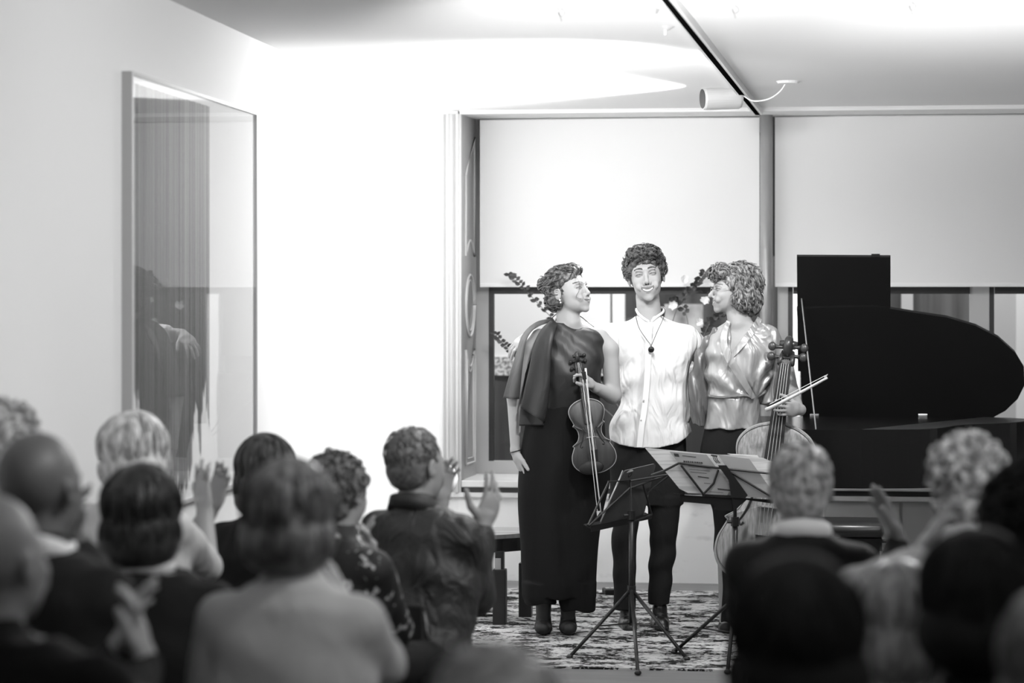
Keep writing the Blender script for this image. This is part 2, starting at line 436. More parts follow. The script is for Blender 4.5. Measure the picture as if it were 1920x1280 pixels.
mould(ps)
bm_obj('moulding', bm, M['casing'], sh_root, smooth=True)
# window glazing: frame bars, glass, blinds, post
def glassmat(name, ior):
    g = mat(name, 0.9, 0.02); nt = g.node_tree; nt.nodes.clear(); N = nt.nodes.new; L = nt.links.new
    out_ = N('ShaderNodeOutputMaterial'); mx = N('ShaderNodeMixShader'); tr = N('ShaderNodeBsdfTransparent'); gl = N('ShaderNodeBsdfGlossy'); gl.inputs['Roughness'].default_value = 0.01
    fr = N('ShaderNodeFresnel'); fr.inputs[0].default_value = ior; tr.inputs[0].default_value = (.985, .985, .985, 1)
    ge = N('ShaderNodeNewGeometry'); su = N('ShaderNodeMath'); su.operation = 'SUBTRACT'; su.inputs[0].default_value = 1; L(ge.outputs['Backfacing'], su.inputs[1])
    mu = N('ShaderNodeMath'); mu.operation = 'MULTIPLY'; L(su.outputs[0], mu.inputs[0]); L(fr.outputs[0], mu.inputs[1]); L(mu.outputs[0], mx.inputs[0])
    L(tr.outputs[0], mx.inputs[1]); L(gl.outputs[0], mx.inputs[2]); L(mx.outputs[0], out_.inputs[0]); return g
glass = glassmat('window_glass', 1.35)
def win(n, pxa, pxb, frame_w=0.10):
    xa_, xb_ = X_at(pxa, YG), X_at(pxb, YG)
    root = empty('window_%d' % n, (xa_, YG, zs)); root['kind'] = 'structure'
    bm = NB(); box(bm, (xa_, YG, zs + .01), (xa_ + frame_w, YG + .06, ZC)); box(bm, (xb_ - 0.05, YG, zs + .01), (xb_, YG + .06, ZC))
    box(bm, (xa_ + frame_w, YG, zs + .01), (xb_ - .05, YG + .06, zs + .085)); box(bm, (xa_ + frame_w, YG, ZC - .1), (xb_ - .05, YG + .06, ZC))
    bm_obj('window_frame', bm, M['casing'], root)
    bm = NB(); zr = Z_at(551, 1200, YG); box(bm, (xa_ + frame_w + .03, YG - .01, zr), (xb_ - .05, YG + .02, zr + .07)); bm_obj('top_rail', bm, M['darkframe'], root)
    bm = NB(); box(bm, (xa_ + frame_w, YG + .005, zs + .085), (xa_ + frame_w + .028, YG + .055, ZC - .1)); bm_obj('gasket', bm, M['darkframe'], root)
    bm = NB(); box(bm, (xa_ + frame_w, YG + .028, zs + .085), (xb_ - .05, YG + .034, ZC - .1)); bm_obj('pane', bm, glass, root)
win(1, 880, 1446, .115)
win(2, 1458, 1835, .06)
win(3, 1835, 2200, .06)
def blind(pa, pb, label):
    xa_, xb_ = X_at(pa, YW + .34), X_at(pb, YW + .34); zb = Z_at(538, 1200, YW + .34)
    r = empty('roller_blind', ((xa_ + xb_) / 2, YW + .34, zb), label, 'blind', 'roller blinds over the window')
    bm = NB(); box(bm, (xa_, YW + .338, zb + .02), (xb_, YW + .342, ZC - .03)); bm_obj('fabric', bm, M['blind'], r)
    bm = NB(); box(bm, (xa_, YW + .33, zb), (xb_, YW + .35, zb + .022), bev=.004); bm_obj('bottom_bar', bm, M['white'], r)
    bm = NB(); tube(bm, [(xa_, YW + .36, ZC - .04), (xb_, YW + .36, ZC - .04)], .018, 12); bm_obj('roller', bm, M['white'], r, smooth=True)
blind(900, 1424, 'pulled-down white roller blind left of the steel post')
blind(1453, 2200, 'pulled-down white roller blind right of the steel post, behind the piano')
pm = noisy(mat('post_metal', 0.25, 0.35, 0.3), 0.26, 0.46, (8, 8, 1.2), 4, .3, .7)
bm = NB(); c = onY(1437, 560, YW + .28); tube(bm, [(c[0], c[1], zs), (c[0], c[1], zt)], .036, 24)
o = bm_obj('steel_post', bm, pm, smooth=True, origin=(c[0], c[1], zs)); tag(o, 'round grey steel post standing between the two roller blinds', 'post')
# low wall panels to the right, behind the piano
bm = NB(); x0 = X_at(1545, YW); x1 = X_at(1686, YW); x2 = X_at(1692, YW)
box(bm, (x0, YW - .02, .1), (x1, YW, zs - .09)); box(bm, (x2, YW - .02, .1), (XR, YW, zs - .09))
o = bm_obj('trim_5', bm, mat('panel_paint', 0.42, 0.5)); o['kind'] = 'structure'
# ---------------------------------------------------------------- across the street
def out(name, label, cat, pxa, pya, pxb, pyb, Y, d, m):
    a = onY(pxa, pyb, Y); b = onY(pxb, pya, Y)
    bm = NB(); box(bm, (a[0], Y, a[2]), (b[0], Y + d, b[2])); o = bm_obj(name, bm, m, origin=((a[0] + b[0]) / 2, Y, a[2])); return tag(o, label, cat)
YO = 17.2
M['pale'] = mat('pale_render', 0.85, 0.8); M['granite'] = noisy(mat('granite', .4, .5), .15, .8, (60, 60, 60), 4, .42, .58)
M['dim'] = noisy(mat('dim_render', .05, .8), .02, .05, (9, 9, .5), 3, .4, .6)
bld = empty('street_building', onY(1100, 1000, YO), 'pale lit house front seen through the window glass below the blinds', 'building')
def bp(name, a, b, c, d, m, Y=YO, dep=.2):
    p = onY(a, d, Y); q = onY(c, b, Y); bm = NB(); box(bm, (p[0], Y, p[2]), (q[0], Y + dep, q[2])); return bm_obj(name, bm, m, bld)
bp('upper_wall', 860, 480, 1170, 670, M['pale'])
bp('lower_wall', 860, 703, 1300, 1130, M['dim'])
bp('granite_band', 860, 670, 1300, 703, M['granite'], YO - .03)
bp('joint', 1146, 480, 1148, 670, M['darkframe'], YO - .01, .02)
bp('dark_bay', 1170, 480, 1480, 670, M['dim'], YO + .1)
bp('bright_window', 1246, 570, 1318, 650, noisy(mat('painted_window_glow', .4, .8), .12, .5, (5, 5, 5), 2, .35, .65), YO + .05)  # window glow put into a patchy grey colour; nothing here emits
bp('side_wall', 1300, 703, 1480, 1130, M['dim'])
bp('column', 1476, 480, 1500, 1130, M['pale'])
bp('far_wall', 1500, 480, 1830, 1130, M['dim'])
mid = mat('mid_render', .22, .8)
bp('downpipe', 1690, 480, 1712, 1130, mid, YO - .1, .05)
bp('shopfront', 1830, 480, 1905, 1130, mid); bp('corner', 1905, 480, 2100, 1130, mat('corner_render', .35, .8), YO - .02)
# ---------------------------------------------------------------- track light rail
n0, n1 = onZ(1262, 0, ZC), onZ(1421, 204, ZC)
dirt = Vector(n1 - n0); dirt.normalize()
p0 = Vector(n0) - dirt * 2.2; p1 = Vector(n1)
sd_ = Vector((dirt.y, -dirt.x, 0))
tr_ = empty('track_rail', tuple((p0 + p1) / 2), 'long white ceiling track with a black slot, running towards the window', 'light track')
bm = NB(); prism(bm, [p0 - sd_ * .026, p0 + sd_ * .026, p1 + sd_ * .026, p1 - sd_ * .026], (0, 0, -.034)); bm_obj('rail', bm, M['white'], tr_)
bm = NB(); q0 = p0 + Vector((0, 0, -.0345)); q1 = p1 + Vector((0, 0, -.0345))
prism(bm, [q0 - sd_ * .013, q0 + sd_ * .013, q1 + sd_ * .013, q1 - sd_ * .013], (0, 0, -.001)); bm_obj('slot', bm, mat('slot_black', .004, 1.0, spec=0), tr_)
def lamp(name, label, c, d, length, r, hang):
    c = Vector(c); d = Vector(d).normalized()
    o = empty(name, tuple(c), label, 'spotlight', 'white track spotlights')
    bm = NB(); tube(bm, [c - d * length / 2, c - d * length / 2 + d * .012, c + d * length / 2 - d * .01, c + d * length / 2], [r * .9, r, r, r * .94], 28)
    bm_obj('housing', bm, M['lampw'], o, smooth=False)
    bm = NB(); tube(bm, [c + d * (length / 2 + .001), c + d * (length / 2 + .003)], r * .85, 24); bm_obj('lens', bm, M['black'], o)
    bm = NB(); h = Vector(hang)
    tube(bm, [h, Vector((h.x, h.y, c.z + r + .02)), c + Vector((0, 0, r * .6))], .006 if r < .05 else .009, 8); bm_obj('arm', bm, M['white'], o, smooth=True)
    return o
cA = W(1353, 184, 12.45)
la = lamp('track_spotlight', 'large white cylinder spotlight at the window end of the track', cA, (-1, -.35, -.05), .20, .058, (cA[0] - .02, cA[1], ZC - .034))
cB = W(1262, 32, 9.6); lamp('track_spotlight', 'small white cylinder spotlight in the middle of the track', cB, (.75, -.2, .45), .10, .036, (cB[0] - .03, cB[1], ZC - .034))
cC = W(1203, 4, 9.0); lamp('track_spotlight', 'white cylinder spotlight cut by the top edge, left of the track', cC, (-1, .2, .22), .13, .036, (cC[0] + .09, cC[1], ZC - .034))
bm = NB(); pc = [W(1395, 180, 12.4), W(1412, 189, 12.3), W(1440, 186, 12.2), W(1462, 172, 12.1), W(1474, 155, 12.05)]
tube(bm, [tuple(p) for p in crom(pc, 8)], .004, 8); fe = onZ(1478, 152, ZC)
o = bm_obj('power_cable', bm, M['white'], smooth=True, origin=tuple(fe)); tag(o, 'white cable looping from the ceiling rose to the track', 'cable')
bm = NB(); tube(bm, [(fe[0], fe[1], ZC), (fe[0], fe[1], ZC - .012)], [.06, .05], 20); o = bm_obj('ceiling_rose', bm, M['white'], origin=(fe[0], fe[1], ZC)); tag(o, 'small white ceiling rose feeding the cable', 'ceiling fitting')
for i, (px, py, lab) in enumerate(((1053, 14, 'tiny wire hook in the ceiling left of the track'), (1379, 8, 'tiny wire hook in the ceiling just right of the track'), (1711, 2, 'tiny wire hook in the ceiling far right of the track'))):
    h = onZ(px, py, ZC); bm = NB(); r = .012
    pts = [(h[0], h[1], ZC), (h[0], h[1], ZC - .008)] + [(h[0] + r * math.sin(a), h[1], ZC - .008 - r + r * math.cos(a)) for a in np.linspace(0, 5.2, 12)] + [(h[0], h[1], ZC - .05)]
    tube(bm, pts, .0013, 6); o = bm_obj('ceiling_hook', bm, M['steel'], origin=(h[0], h[1], ZC)); tag(o, lab, 'hook', 'ceiling hooks')
h = onZ(991, 161, ZC); bm = NB(); tube(bm, [(h[0], h[1], ZC), (h[0], h[1], ZC - .012)], [.03, .02], 16); tag(bm_obj('ceiling_button', bm, M['white'], origin=(h[0], h[1], ZC)), 'small white button fixed to the bright ceiling left of the track', 'ceiling fitting')
# ---------------------------------------------------------------- framed picture on the left wall
ya, yb_ = 8.08, 10.05; za, zb = 0.86, 2.36
def yx(px): return onX(px, 560, XL + .036)[1]
ya = onX(228, 560, XL)[1]; yb_ = onX(483, 560, XL + .036)[1]
art = empty('framed_picture', (XL, (ya + yb_) / 2, za), 'tall glazed picture of dark vertical drips in a deep pale frame on the left wall', 'picture')
fm = mat('frame_grey', .42, .45); fw = .012
bm = NB()
box(bm, (XL, ya, za), (XL + .036, ya + fw, zb)); box(bm, (XL, yb_ - fw, za), (XL + .036, yb_, zb))
box(bm, (XL, ya + fw, zb - fw), (XL + .036, yb_ - fw, zb)); box(bm, (XL, ya + fw, za), (XL + .036, yb_ - fw, za + fw)); bm_obj('frame', bm, fm, art)
bm = NB(); box(bm, (XL + .018, ya + fw, za + fw), (XL + .024, yb_ - fw, zb - fw)); bm_obj('backing_sheet', bm, mat('art_paper', .88, .8), art)
sm = noisy(mat('drip_ink', .1, .6), .012, .30, (1, 110, .35), 4, .36, .64)
bm = NB(); y0 = onX(252.5, 560, XL + .026)[1]; y1 = onX(393, 560, XL + .026)[1]; nst = 84; r_ = random.Random(3)
prof = [(0, 1.12), (.05, 1.14), (.1, 1.3), (.3, 1.40), (.5, 1.45), (.68, 1.46), (.74, 1.36), (.79, 1.16), (.83, 1.22), (.86, 1.38), (.89, 1.18), (.93, 1.06), (.97, 1.22), (1, 1.22)]
for i in range(nst):
    a = i / nst; ln = np.interp(a, [p[0] for p in prof], [p[1] for p in prof]) + r_.uniform(-.06, .05)
    yy0 = y0 + (y1 - y0) * i / nst; yy1 = y0 + (y1 - y0) * (i + 1) / nst
    g = .0015 * r_.random() * (1 if a < .7 else 1.5); zt_ = 2.325 + .0008 * math.sin(i * .9)
    zb2 = max(za + .03, 2.36 - ln); zm = zb2 + .25
    x = XL + .0245 + .0005 * (i % 3)
    vs = [(x, yy0, zt_), (x, yy1, zt_), (x, yy1, zm), (x, yy1 - g, zb2 + .02), (x, (yy0 + yy1) / 2, zb2), (x, yy0 + g, zb2 + .02), (x, yy0, zm)]
    bm.faces.new([bm.verts.new(v) for v in vs])
bm_obj('drips', bm, sm, art)
bm = NB(); box(bm, (XL + .030, ya + fw, za + fw), (XL + .033, yb_ - fw, zb - fw)); bm_obj('glazing', bm, glassmat('picture_glass', 1.22), art)
# ---------------------------------------------------------------- rug
rm = mat('rug_wool', .3, .95); b = rm.node_tree.nodes['Principled BSDF']; b.inputs['Specular IOR Level'].default_value = .1
tc = nd(rm, 'ShaderNodeTexCoord'); mp = nd(rm, 'ShaderNodeMapping'); mp.inputs['Scale'].default_value = (.8, 1.3, 1); lk(rm, tc.outputs['Object'], mp.inputs[0])
n1_ = nd(rm, 'ShaderNodeTexNoise'); n1_.inputs['Scale'].default_value = 7; n1_.inputs['Detail'].default_value = 8; n1_.inputs['Roughness'].default_value = .65
v1 = nd(rm, 'ShaderNodeTexVoronoi'); v1.feature = 'DISTANCE_TO_EDGE'; v1.inputs['Scale'].default_value = 8
n2_ = nd(rm, 'ShaderNodeTexNoise'); n2_.inputs['Scale'].default_value = 60; n2_.inputs['Detail'].default_value = 3
va = nd(rm, 'ShaderNodeVectorMath'); va.operation = 'MULTIPLY_ADD'; va.inputs[1].default_value = (.7, .7, .7); lk(rm, n1_.outputs['Color'], va.inputs[0]); lk(rm, mp.outputs[0], va.inputs[2])
lk(rm, mp.outputs[0], n1_.inputs['Vector']); lk(rm, va.outputs[0], v1.inputs['Vector']); lk(rm, mp.outputs[0], n2_.inputs['Vector'])
def mth(op, a, b_):
    n = nd(rm, 'ShaderNodeMath'); n.operation = op
    for i, v in enumerate((a, b_)):
        if isinstance(v, (int, float)): n.inputs[i].default_value = v
        else: lk(rm, v, n.inputs[i])
    return n.outputs[0]
s_ = mth('ADD', mth('MULTIPLY', v1.outputs['Distance'], .6), mth('MULTIPLY', n1_.outputs['Fac'], 1.25)); s_ = mth('ADD', s_, mth('MULTIPLY', n2_.outputs['Fac'], .55))
rr = nd(rm, 'ShaderNodeValToRGB'); e = rr.color_ramp.elements; e[0].position = .93; e[0].color = (.012,) * 3 + (1,); e[1].position = 1.03; e[1].color = (.5,) * 3 + (1,)
lk(rm, s_, rr.inputs[0]); lk(rm, rr.outputs[0], b.inputs['Base Color'])
fy = onZ(1150, 1255, 0)[1]; by = onZ(1150, 1108, 0)[1]
bm = NB(); box(bm, (-1.9, fy, 0), (2.6, by, .008)); o = bm_obj('patterned_rug', bm, rm, origin=(0, fy, 0)); tag(o, 'worn black and white patterned rug under the musicians', 'rug')
# ---------------------------------------------------------------- piano
M['pblack'] = mat('black_lacquer', 0.011, 0.22, spec=0.25)
M['brass'] = mat('polished_brass', 0.6, 0.2, 1.0)
M['leather'] = mat('black_leather', 0.015, 0.3)
Yh = 13.30                                   # hinge line
def pz(px, z, Y): p = onY(px, 560, Y); return Vector((p[0], Y, z))
xk = onY(1505, 560, 12.6)[0] - .33; xt = onY(1948, 560, 12.6)[0]
pw = 1.34; Yn = Yh - pw; ztop = .965; zbot = .68
def rim_outline(n=26):
    pts = [(xk, Yn), (xk + .62, Yn)]
    curve = crom([(xk + .62, Yn, 0), (xk + .95, Yn + .10, 0), (xt - .38, Yn + .50, 0), (xt - .10, Yn + .78, 0), (xt, Yn + 1.08, 0), (xt - .07, Yh - .08, 0), (xt - .22, Yh, 0)], 6)
    return pts + [(p[0], p[1]) for p in curve[1:]] + [(xk, Yh)]
ro = rim_outline()
pno = empty('grand_piano', ((xk + xt) / 2, (Yn + Yh) / 2, 0), 'black grand piano with its lid raised, standing behind the cellist', 'piano')
bm = NB(); prism(bm, [(x, y, zbot) for x, y in ro], (0, 0, ztop - zbot)); bm_obj('case', bm, M['pblack'], pno)
bm = NB(); prism(bm, [(x * .985 + .015 * (xk + xt) / 2, y * .985 + .015 * (Yn + Yh) / 2, ztop + .0005) for x, y in ro if x > xk + .3], (0, 0, .002)); bm_obj('soundboard', bm, mat('soundboard_dark', .03, .4), pno)
bm = NB(); box(bm, (xk - .14, Yn + .03, .66), (xk + .02, Yh - .03, .74), bev=.006); box(bm, (xk - .14, Yn, .66), (xk + .04, Yn + .05, .86), bev=.006); box(bm, (xk - .14, Yh - .05, .66), (xk + .04, Yh, .86), bev=.006); bm_obj('key_bed', bm, M['pblack'], pno)
kb = NB(); box(kb, (xk - .12, Yn + .06, .742), (xk + .01, Yh - .06, .752)); bm_obj('keys', kb, M['white'], pno)
for lx, ly in ((xk + .12, Yn + .16), (xk + .12, Yh - .16), (xt - .22, Yh - .3)):
    bm = NB(); box(bm, (lx - .055, ly - .055, .09), (lx + .055, ly + .055, zbot + .01), bev=.01); lg = bm_obj('leg', bm, M['pblack'], pno)
    bm = NB(); tube(bm, [(lx - .015, ly, .04), (lx + .015, ly, .04)], .04, 16); tube(bm, [(lx, ly, .04), (lx, ly, .1)], .014, 8); bm_obj('caster', bm, M['brass'], pno)
bm = NB(); yc = (Yn + Yh) / 2
for d in (-.1, .1): box(bm, (xk + .2, yc + d - .015, .16), (xk + .23, yc + d + .015, zbot + .01))
box(bm, (xk + .17, yc - .16, .1), (xk + .26, yc + .16, .17), bev=.008); bm_obj('pedal_lyre', bm, M['pblack'], pno)
bm = NB()
for d in (-.08, 0, .08): box(bm, (xk + .06, yc + d - .012, .1), (xk + .18, yc + d + .012, .115), bev=.003)
bm_obj('pedals', bm, M['brass'], pno)
# raised lid: hinge along the far straight side, leaning up and over
ang = math.radians(60); ld = Vector((0, -math.cos(ang), math.sin(ang))); ln = Vector((0, math.sin(ang), math.cos(ang)))
def lidpt(px, py):
    """point of the slanted lid plane seen at a pixel"""
    d = FW + (px - 960) / FPX * RT + (HY - py) / FPX * UP
    h = np.array([0, Yh, ztop + .01]); n = np.array(ln)
    t = ((h - CAM) @ n) / (d @ n); return Vector(CAM + d * t)
lp = [lidpt(*p) for p in ((1506, 790), (1494, 560), (1493, 485), (1600, 485))]
sil = [(1640, 575), (1672, 579), (1720, 587), (1775, 595), (1830, 611), (1872, 633), (1902, 660), (1920, 690), (1921, 722), (1908, 748), (1885, 770), (1855, 786), (1830, 793)]
pts = [lidpt(1506, 793), lidpt(1495, 560), lidpt(1494, 575)] + [lidpt(*p) for p in sil]
pts = [lidpt(1506, 793), lidpt(1494, 578)] + [lidpt(*p) for p in sil]
bm = NB(); prism(bm, pts, tuple(ln * .022)); lid = bm_obj('lid', bm, M['pblack'], pno)
bm = NB(); off = ln * .023
prism(bm, [lidpt(1494, 485) + off, lidpt(1670, 486) + off, lidpt(1670, 700) + off, lidpt(1496, 700) + off], tuple(ln * .022)); bm_obj('lid_flap', bm, M['pblack'], pno)
bm = NB(); box(bm, tuple(lidpt(1634, 487) + off + Vector((0, 0, .0))), tuple(lidpt(1650, 484) + off + Vector((0, .02, .012)))); bm_obj('flap_catch', bm, M['pblack'], pno)
bm = NB(); tube(bm, [(xk + .40, Yn + .05, ztop - .01), tuple(lidpt(1503, 560) - ln * .0)], .0035, 8); bm_obj('prop_stick', bm, mat('prop_wood', .35, .35), pno, smooth=True)
for px in (1527, 1730):
    bm = NB(); c = lidpt(px, 789); box(bm, (c.x - .024, c.y - .03, ztop - .002), (c.x + .024, c.y + .0, ztop + .012), bev=.003)
    tube(bm, [(c.x - .024, c.y - .016, ztop + .014), (c.x + .024, c.y - .016, ztop + .014)], .007, 10); bm_obj('hinge', bm, M['brass'], pno)
# ---------------------------------------------------------------- piano bench
def pbench():
    a = onZ(1540, 992, .50); tz = .50; D_ = 11.0
    r = empty('piano_bench', (W(1600, 1000, D_)[0], D_, 0), 'black padded leather piano bench in front of the grand piano', 'bench')
    x0, x1 = W(1500, 1000, D_)[0], W(1655, 1000, D_)[0]; y0, y1 = D_ - .2, D_ + .2
    z1 = Z_at(972, 1600, D_ + .1)
    bm = NB(); box(bm, (x0, y0, z1 - .06), (x1, y1, z1), bev=.022); ob = bm_obj('seat_cushion', bm, M['leather'], r, smooth=True)
    bm = NB(); box(bm, (x0 + .01, y0 + .01, z1 - .115), (x1 - .01, y1 - .01, z1 - .061)); bm_obj('seat_frame', bm, M['pblack'], r)
    for x in (x0 + .03, x1 - .06):
        for y in (y0 + .02, y1 - .06):
            bm = NB(); box(bm, (x, y, 0), (x + .04, y + .04, z1 - .115)); bm_obj('leg', bm, M['pblack'], r)
    bm = NB(); tube(bm, [(x1, yc_, z1 - .09) for yc_ in ()] or [(x1 - .01, D_, z1 - .09), (x1 + .03, D_, z1 - .09), (x1 + .03, D_, z1 - .09), (x1 + .055, D_, z1 - .09)], [.008, .008, .03, .03], 16); bm_obj('knob', bm, M['pblack'], r)
pbench()
# ---------------------------------------------------------------- wooden bench left of the violinist
def tbench():
    s = 383; D_ = FPX / s
    P = lambda px, z, dy=0: Vector((W(px, 560, D_)[0], D_ + dy, z))
    zt_ = Z_at(1003, 930, D_ - .12)
    r = empty('wooden_stool', tuple(P(935, 0)), 'wood-topped black stool with square legs and a low crossbar, left of the violinist', 'stool')
    wt = noisy(mat('stool_wood', .3, .4), .13, .3, (3, 40, 3), 4, .3, .7)
    x0 = P(868, 0).x; x1 = P(984, 0).x
    out_ = [(x0, D_ - .16), (x0 + .04, D_ + .30), (x1, D_ + .30), (x1 + .02, D_ + .05)] + [(x1 + .02 - (x1 - x0) * t, D_ - .16 - .05 * math.sin(math.pi * t) * 0 + .21 * (1 - t) ** 2) for t in np.linspace(0, .95, 10)]
    bm = NB(); prism(bm, [(x, y, zt_ - .02) for x, y in out_], (0, 0, .02)); bm_obj('seat', bm, wt, r)
    bm = NB(); prism(bm, [(x, y, zt_ - .085) for x, y in out_], (0, 0, .064)); bm_obj('apron', bm, M['black'], r)
    for px, dy in ((937, -.10), (872, -.1), (972, .20), (880, .22)):
        p = P(px, 0, dy); up_, lo_ = .03, .032
        zm = Z_at(1062, 930, D_)
        bm = NB(); box(bm, (p.x - lo_, p.y - lo_, 0), (p.x + lo_, p.y + lo_, zm), bev=.003); lg = bm_obj('leg', bm, M['black'], r)
        bm = NB(); box(bm, (p.x - .021, p.y - .021, zm), (p.x + .021, p.y + .021, zt_ - .08)); bm_obj('leg_post', bm, M['black'], r)
        bm = NB(); box(bm, (p.x - .022, p.y - .0225, zm + .0), (p.x + .008, p.y - .0215, zm + .055)); bm_obj('steel_plate', bm, mat('plate', .3, .5), r)
    a, b_ = P(937, 0, -.1), P(872, 0, -.1); zm = Z_at(1066, 930, D_)
    bm = NB(); box(bm, (b_.x, a.y - .02, zm - .045), (a.x, a.y + .02, zm)); bm_obj('crossbar', bm, M['black'], r)
tbench()
# ---------------------------------------------------------------- white globe lamp by the corner
D_ = 12.9; c = W(828, 898, D_); rr_ = 31 / FPX * D_
lampo = empty('globe_lamp', (c[0], c[1], 0), 'white round globe lamp on a slim white stand by the window corner', 'lamp')
bm = NB(); ellb(bm, c, (rr_, rr_, rr_), 28); bm_obj('globe', bm, mat('opal_glass', .85, .25), lampo, smooth=True)
bm = NB(); tube(bm, [(c[0], c[1], .02), (c[0], c[1], c[2] - rr_ + .01)], .011, 12); bm_obj('stand', bm, M['white'], lampo, smooth=True)
bm = NB(); tube(bm, [(c[0], c[1], 0), (c[0], c[1], .02)], [.12, .11], 28); bm_obj('base', bm, M['white'], lampo)
# ---------------------------------------------------------------- string instruments
HALF = [(0, 0), (0, .06), (.015, .13), (.05, .205), (.1, .262), (.16, .29), (.21, .294), (.27, .284), (.33, .257), (.375, .238), (.392, .256), (.41, .228), (.44, .188), (.49, .160), (.54, .152), (.59, .160), (.635, .186), (.655, .214), (.672, .194), (.71, .204), (.77, .228), (.83, .238), (.88, .228), (.93, .19), (.97, .125), (.99, .06), (1, .03), (1, 0)]
def instrument(name, label, cat, L, tip, foot, front, top_m, rib_m, k, cello=False):
    """tip: world point of scroll, foot: world point of the body's lower end, front: direction the belly faces. k: total length in body lengths"""
    tip = np.asarray(tip, float); foot = np.asarray(foot, float)
    yv = tip - foot; tot = np.linalg.norm(yv); yv /= tot
    zv = np.asarray(front, float); zv = zv - (zv @ yv) * yv; zv /= np.linalg.norm(zv); xv = np.cross(yv, zv)
    s = tot / k
    def T(x, y, z): return Vector(foot + s * (x * xv + y * yv + z * zv))
    r = empty(name, tuple(foot), label, cat)
    rib = .16 if cello else .09; ar = .04 if cello else .045
    cs_ = [0, next(i for i, q in enumerate(HALF) if q[0] == .392), next(i for i, q in enumerate(HALF) if q[0] == .655), len(HALF) - 1]; H2 = []
    for a_, b_ in zip(cs_, cs_[1:]): H2 += [tuple(q) for q in crom(HALF[a_:b_ + 1], 4)][:-1]
    H2 = [(t_, max(0, w_)) for t_, w_ in H2 + [HALF[-1]]]
    O = [(w, t) for t, w in H2] + [(-w, t) for t, w in H2[::-1][1:-1]]
    n = len(O)
    def plate(nm, z0, sgn, m):
        bm = NB(); fs = [1.0, .985, .93, .8, .6, .4, .2]; rings = []
        for f in fs:
            h = (0 if f == 1 else .012 + ar * (1 - f * f) ** .8)
            rings.append([bm.verts.new(T(x * f, .5 + (t - .5) * (1 - (1 - f) * .93), z0 + sgn * h)) for x, t in O])
        for a, b in zip(rings, rings[1:]):
            for i in range(n): bm.faces.new([a[i], a[(i + 1) % n], b[(i + 1) % n], b[i]])
        bm.faces.new(rings[-1]); return bm_obj(nm, bm, m, r, smooth=True)
    plate('belly', 0, 1, top_m); plate('back', -rib, -1, rib_m)
    bm = NB()
    A = [bm.verts.new(T(x * .97, .5 + (t - .5) * .985, 0)) for x, t in O]; B = [bm.verts.new(T(x * .97, .5 + (t - .5) * .985, -rib)) for x, t in O]
    for i in range(n): bm.faces.new([A[i], B[i], B[(i + 1) % n], A[(i + 1) % n]])
    bm_obj('ribs', bm, rib_m, r, smooth=True)
    bm = NB(); tube(bm, [T(x * .965, .5 + (t - .5) * .972, .0145) for x, t in O] + [T(O[0][0] * .965, .5 + (O[0][1] - .5) * .972, .0145)], s * .0035, 5); bm_obj('purfling', bm, M['darkedge'], r)
    bm = NB(); tube(bm, [T(x * 1.0, t, .0) for x, t in O] + [T(O[0][0], O[0][1], .0)], s * .0075, 6); bm_obj('edge', bm, M['lightedge'], r, smooth=True)
    yb = .47                                   # bridge
    bm = NB()
    for sg in (-1, 1):
        f = crom([(sg * .075, .575, 0), (sg * .088, .60, 0), (sg * .102, .585, 0), (sg * .098, .55, 0), (sg * .118, .47, 0), (sg * .145, .41, 0), (sg * .165, .375, 0), (sg * .152, .352, 0), (sg * .136, .368, 0)], 6)
        tube(bm, [T(p[0], p[1], ar + .014 - (abs(p[0]) / .29) ** 2 * ar * .9) for p in f], [s * w for w in np.interp(np.linspace(0, 1, len(f)), [0, .1, .3, .5, .7, .9, 1], [.009, .006, .006, .0085, .006, .006, .010])], 6)
    bm_obj('sound_holes', bm, M['black'], r)
    bh = .115 if cello else .10
    bm = NB(); prism(bm, [T(-.065, yb, ar + .005), T(.065, yb, ar + .005), T(.05, yb, bh - .02), T(.03, yb, bh), T(-.03, yb, bh), T(-.05, yb, bh - .02)], tuple(Vector(yv * s * .012))); bm_obj('bridge', bm, M['lightedge'], r)
    fb0, fb1 = .66, (1.355 if cello else 1.345)
    bm = NB(); V = [T(-.058, fb0, bh - .035), T(.058, fb0, bh - .035), T(.035, fb1, .035), T(-.035, fb1, .035)]
    prism(bm, V, tuple(Vector(zv * s * .018))); bm_obj('fingerboard', bm, M['ebony'], r)
    bm = NB(); tube(bm, [T(0, .97, -.04), T(0, 1.03, -.012), T(0, 1.2, .01), T(0, fb1 - .03, .012), T(0, fb1 + .02, .0)], [s * .05, s * .038, s * .034, s * .032, s * .034], 10); bm_obj('neck', bm, rib_m, r, smooth=True)
    bm = NB(); pb = k - .12
    for sg in (-1, 1):
        c = [(sg * .038, fb1, .02), (sg * .036, (fb1 + pb) / 2, -.005), (sg * .028, pb, -.03)]
        tube(bm, [T(*p) for p in c], [s * .017, s * .016, s * .013], 6)
    tube(bm, [T(0, fb1 + .02, -.03), T(0, pb, -.05)], [s * .03, s * .022], 8)
    sc = [(pb - .01 + .0 + (.055 - .0035 * i) * math.sin(a) + .05, -.02 + (.05 - .0032 * i) * math.cos(a)) for i, a in enumerate(np.linspace(-1.9, 5.5, 15))]
    tube(bm, [T(0, y, z) for y, z in sc], [s * .028 - s * .0002 * i for i in range(15)], 8)
    for sg in (-1, 1): tube(bm, [T(sg * .0, pb + .045, -.02), T(sg * .055, pb + .045, -.02)], [s * .03, s * .02], 12)
    bm_obj('scroll', bm, M['scroll'] if cello else rib_m, r, smooth=True)
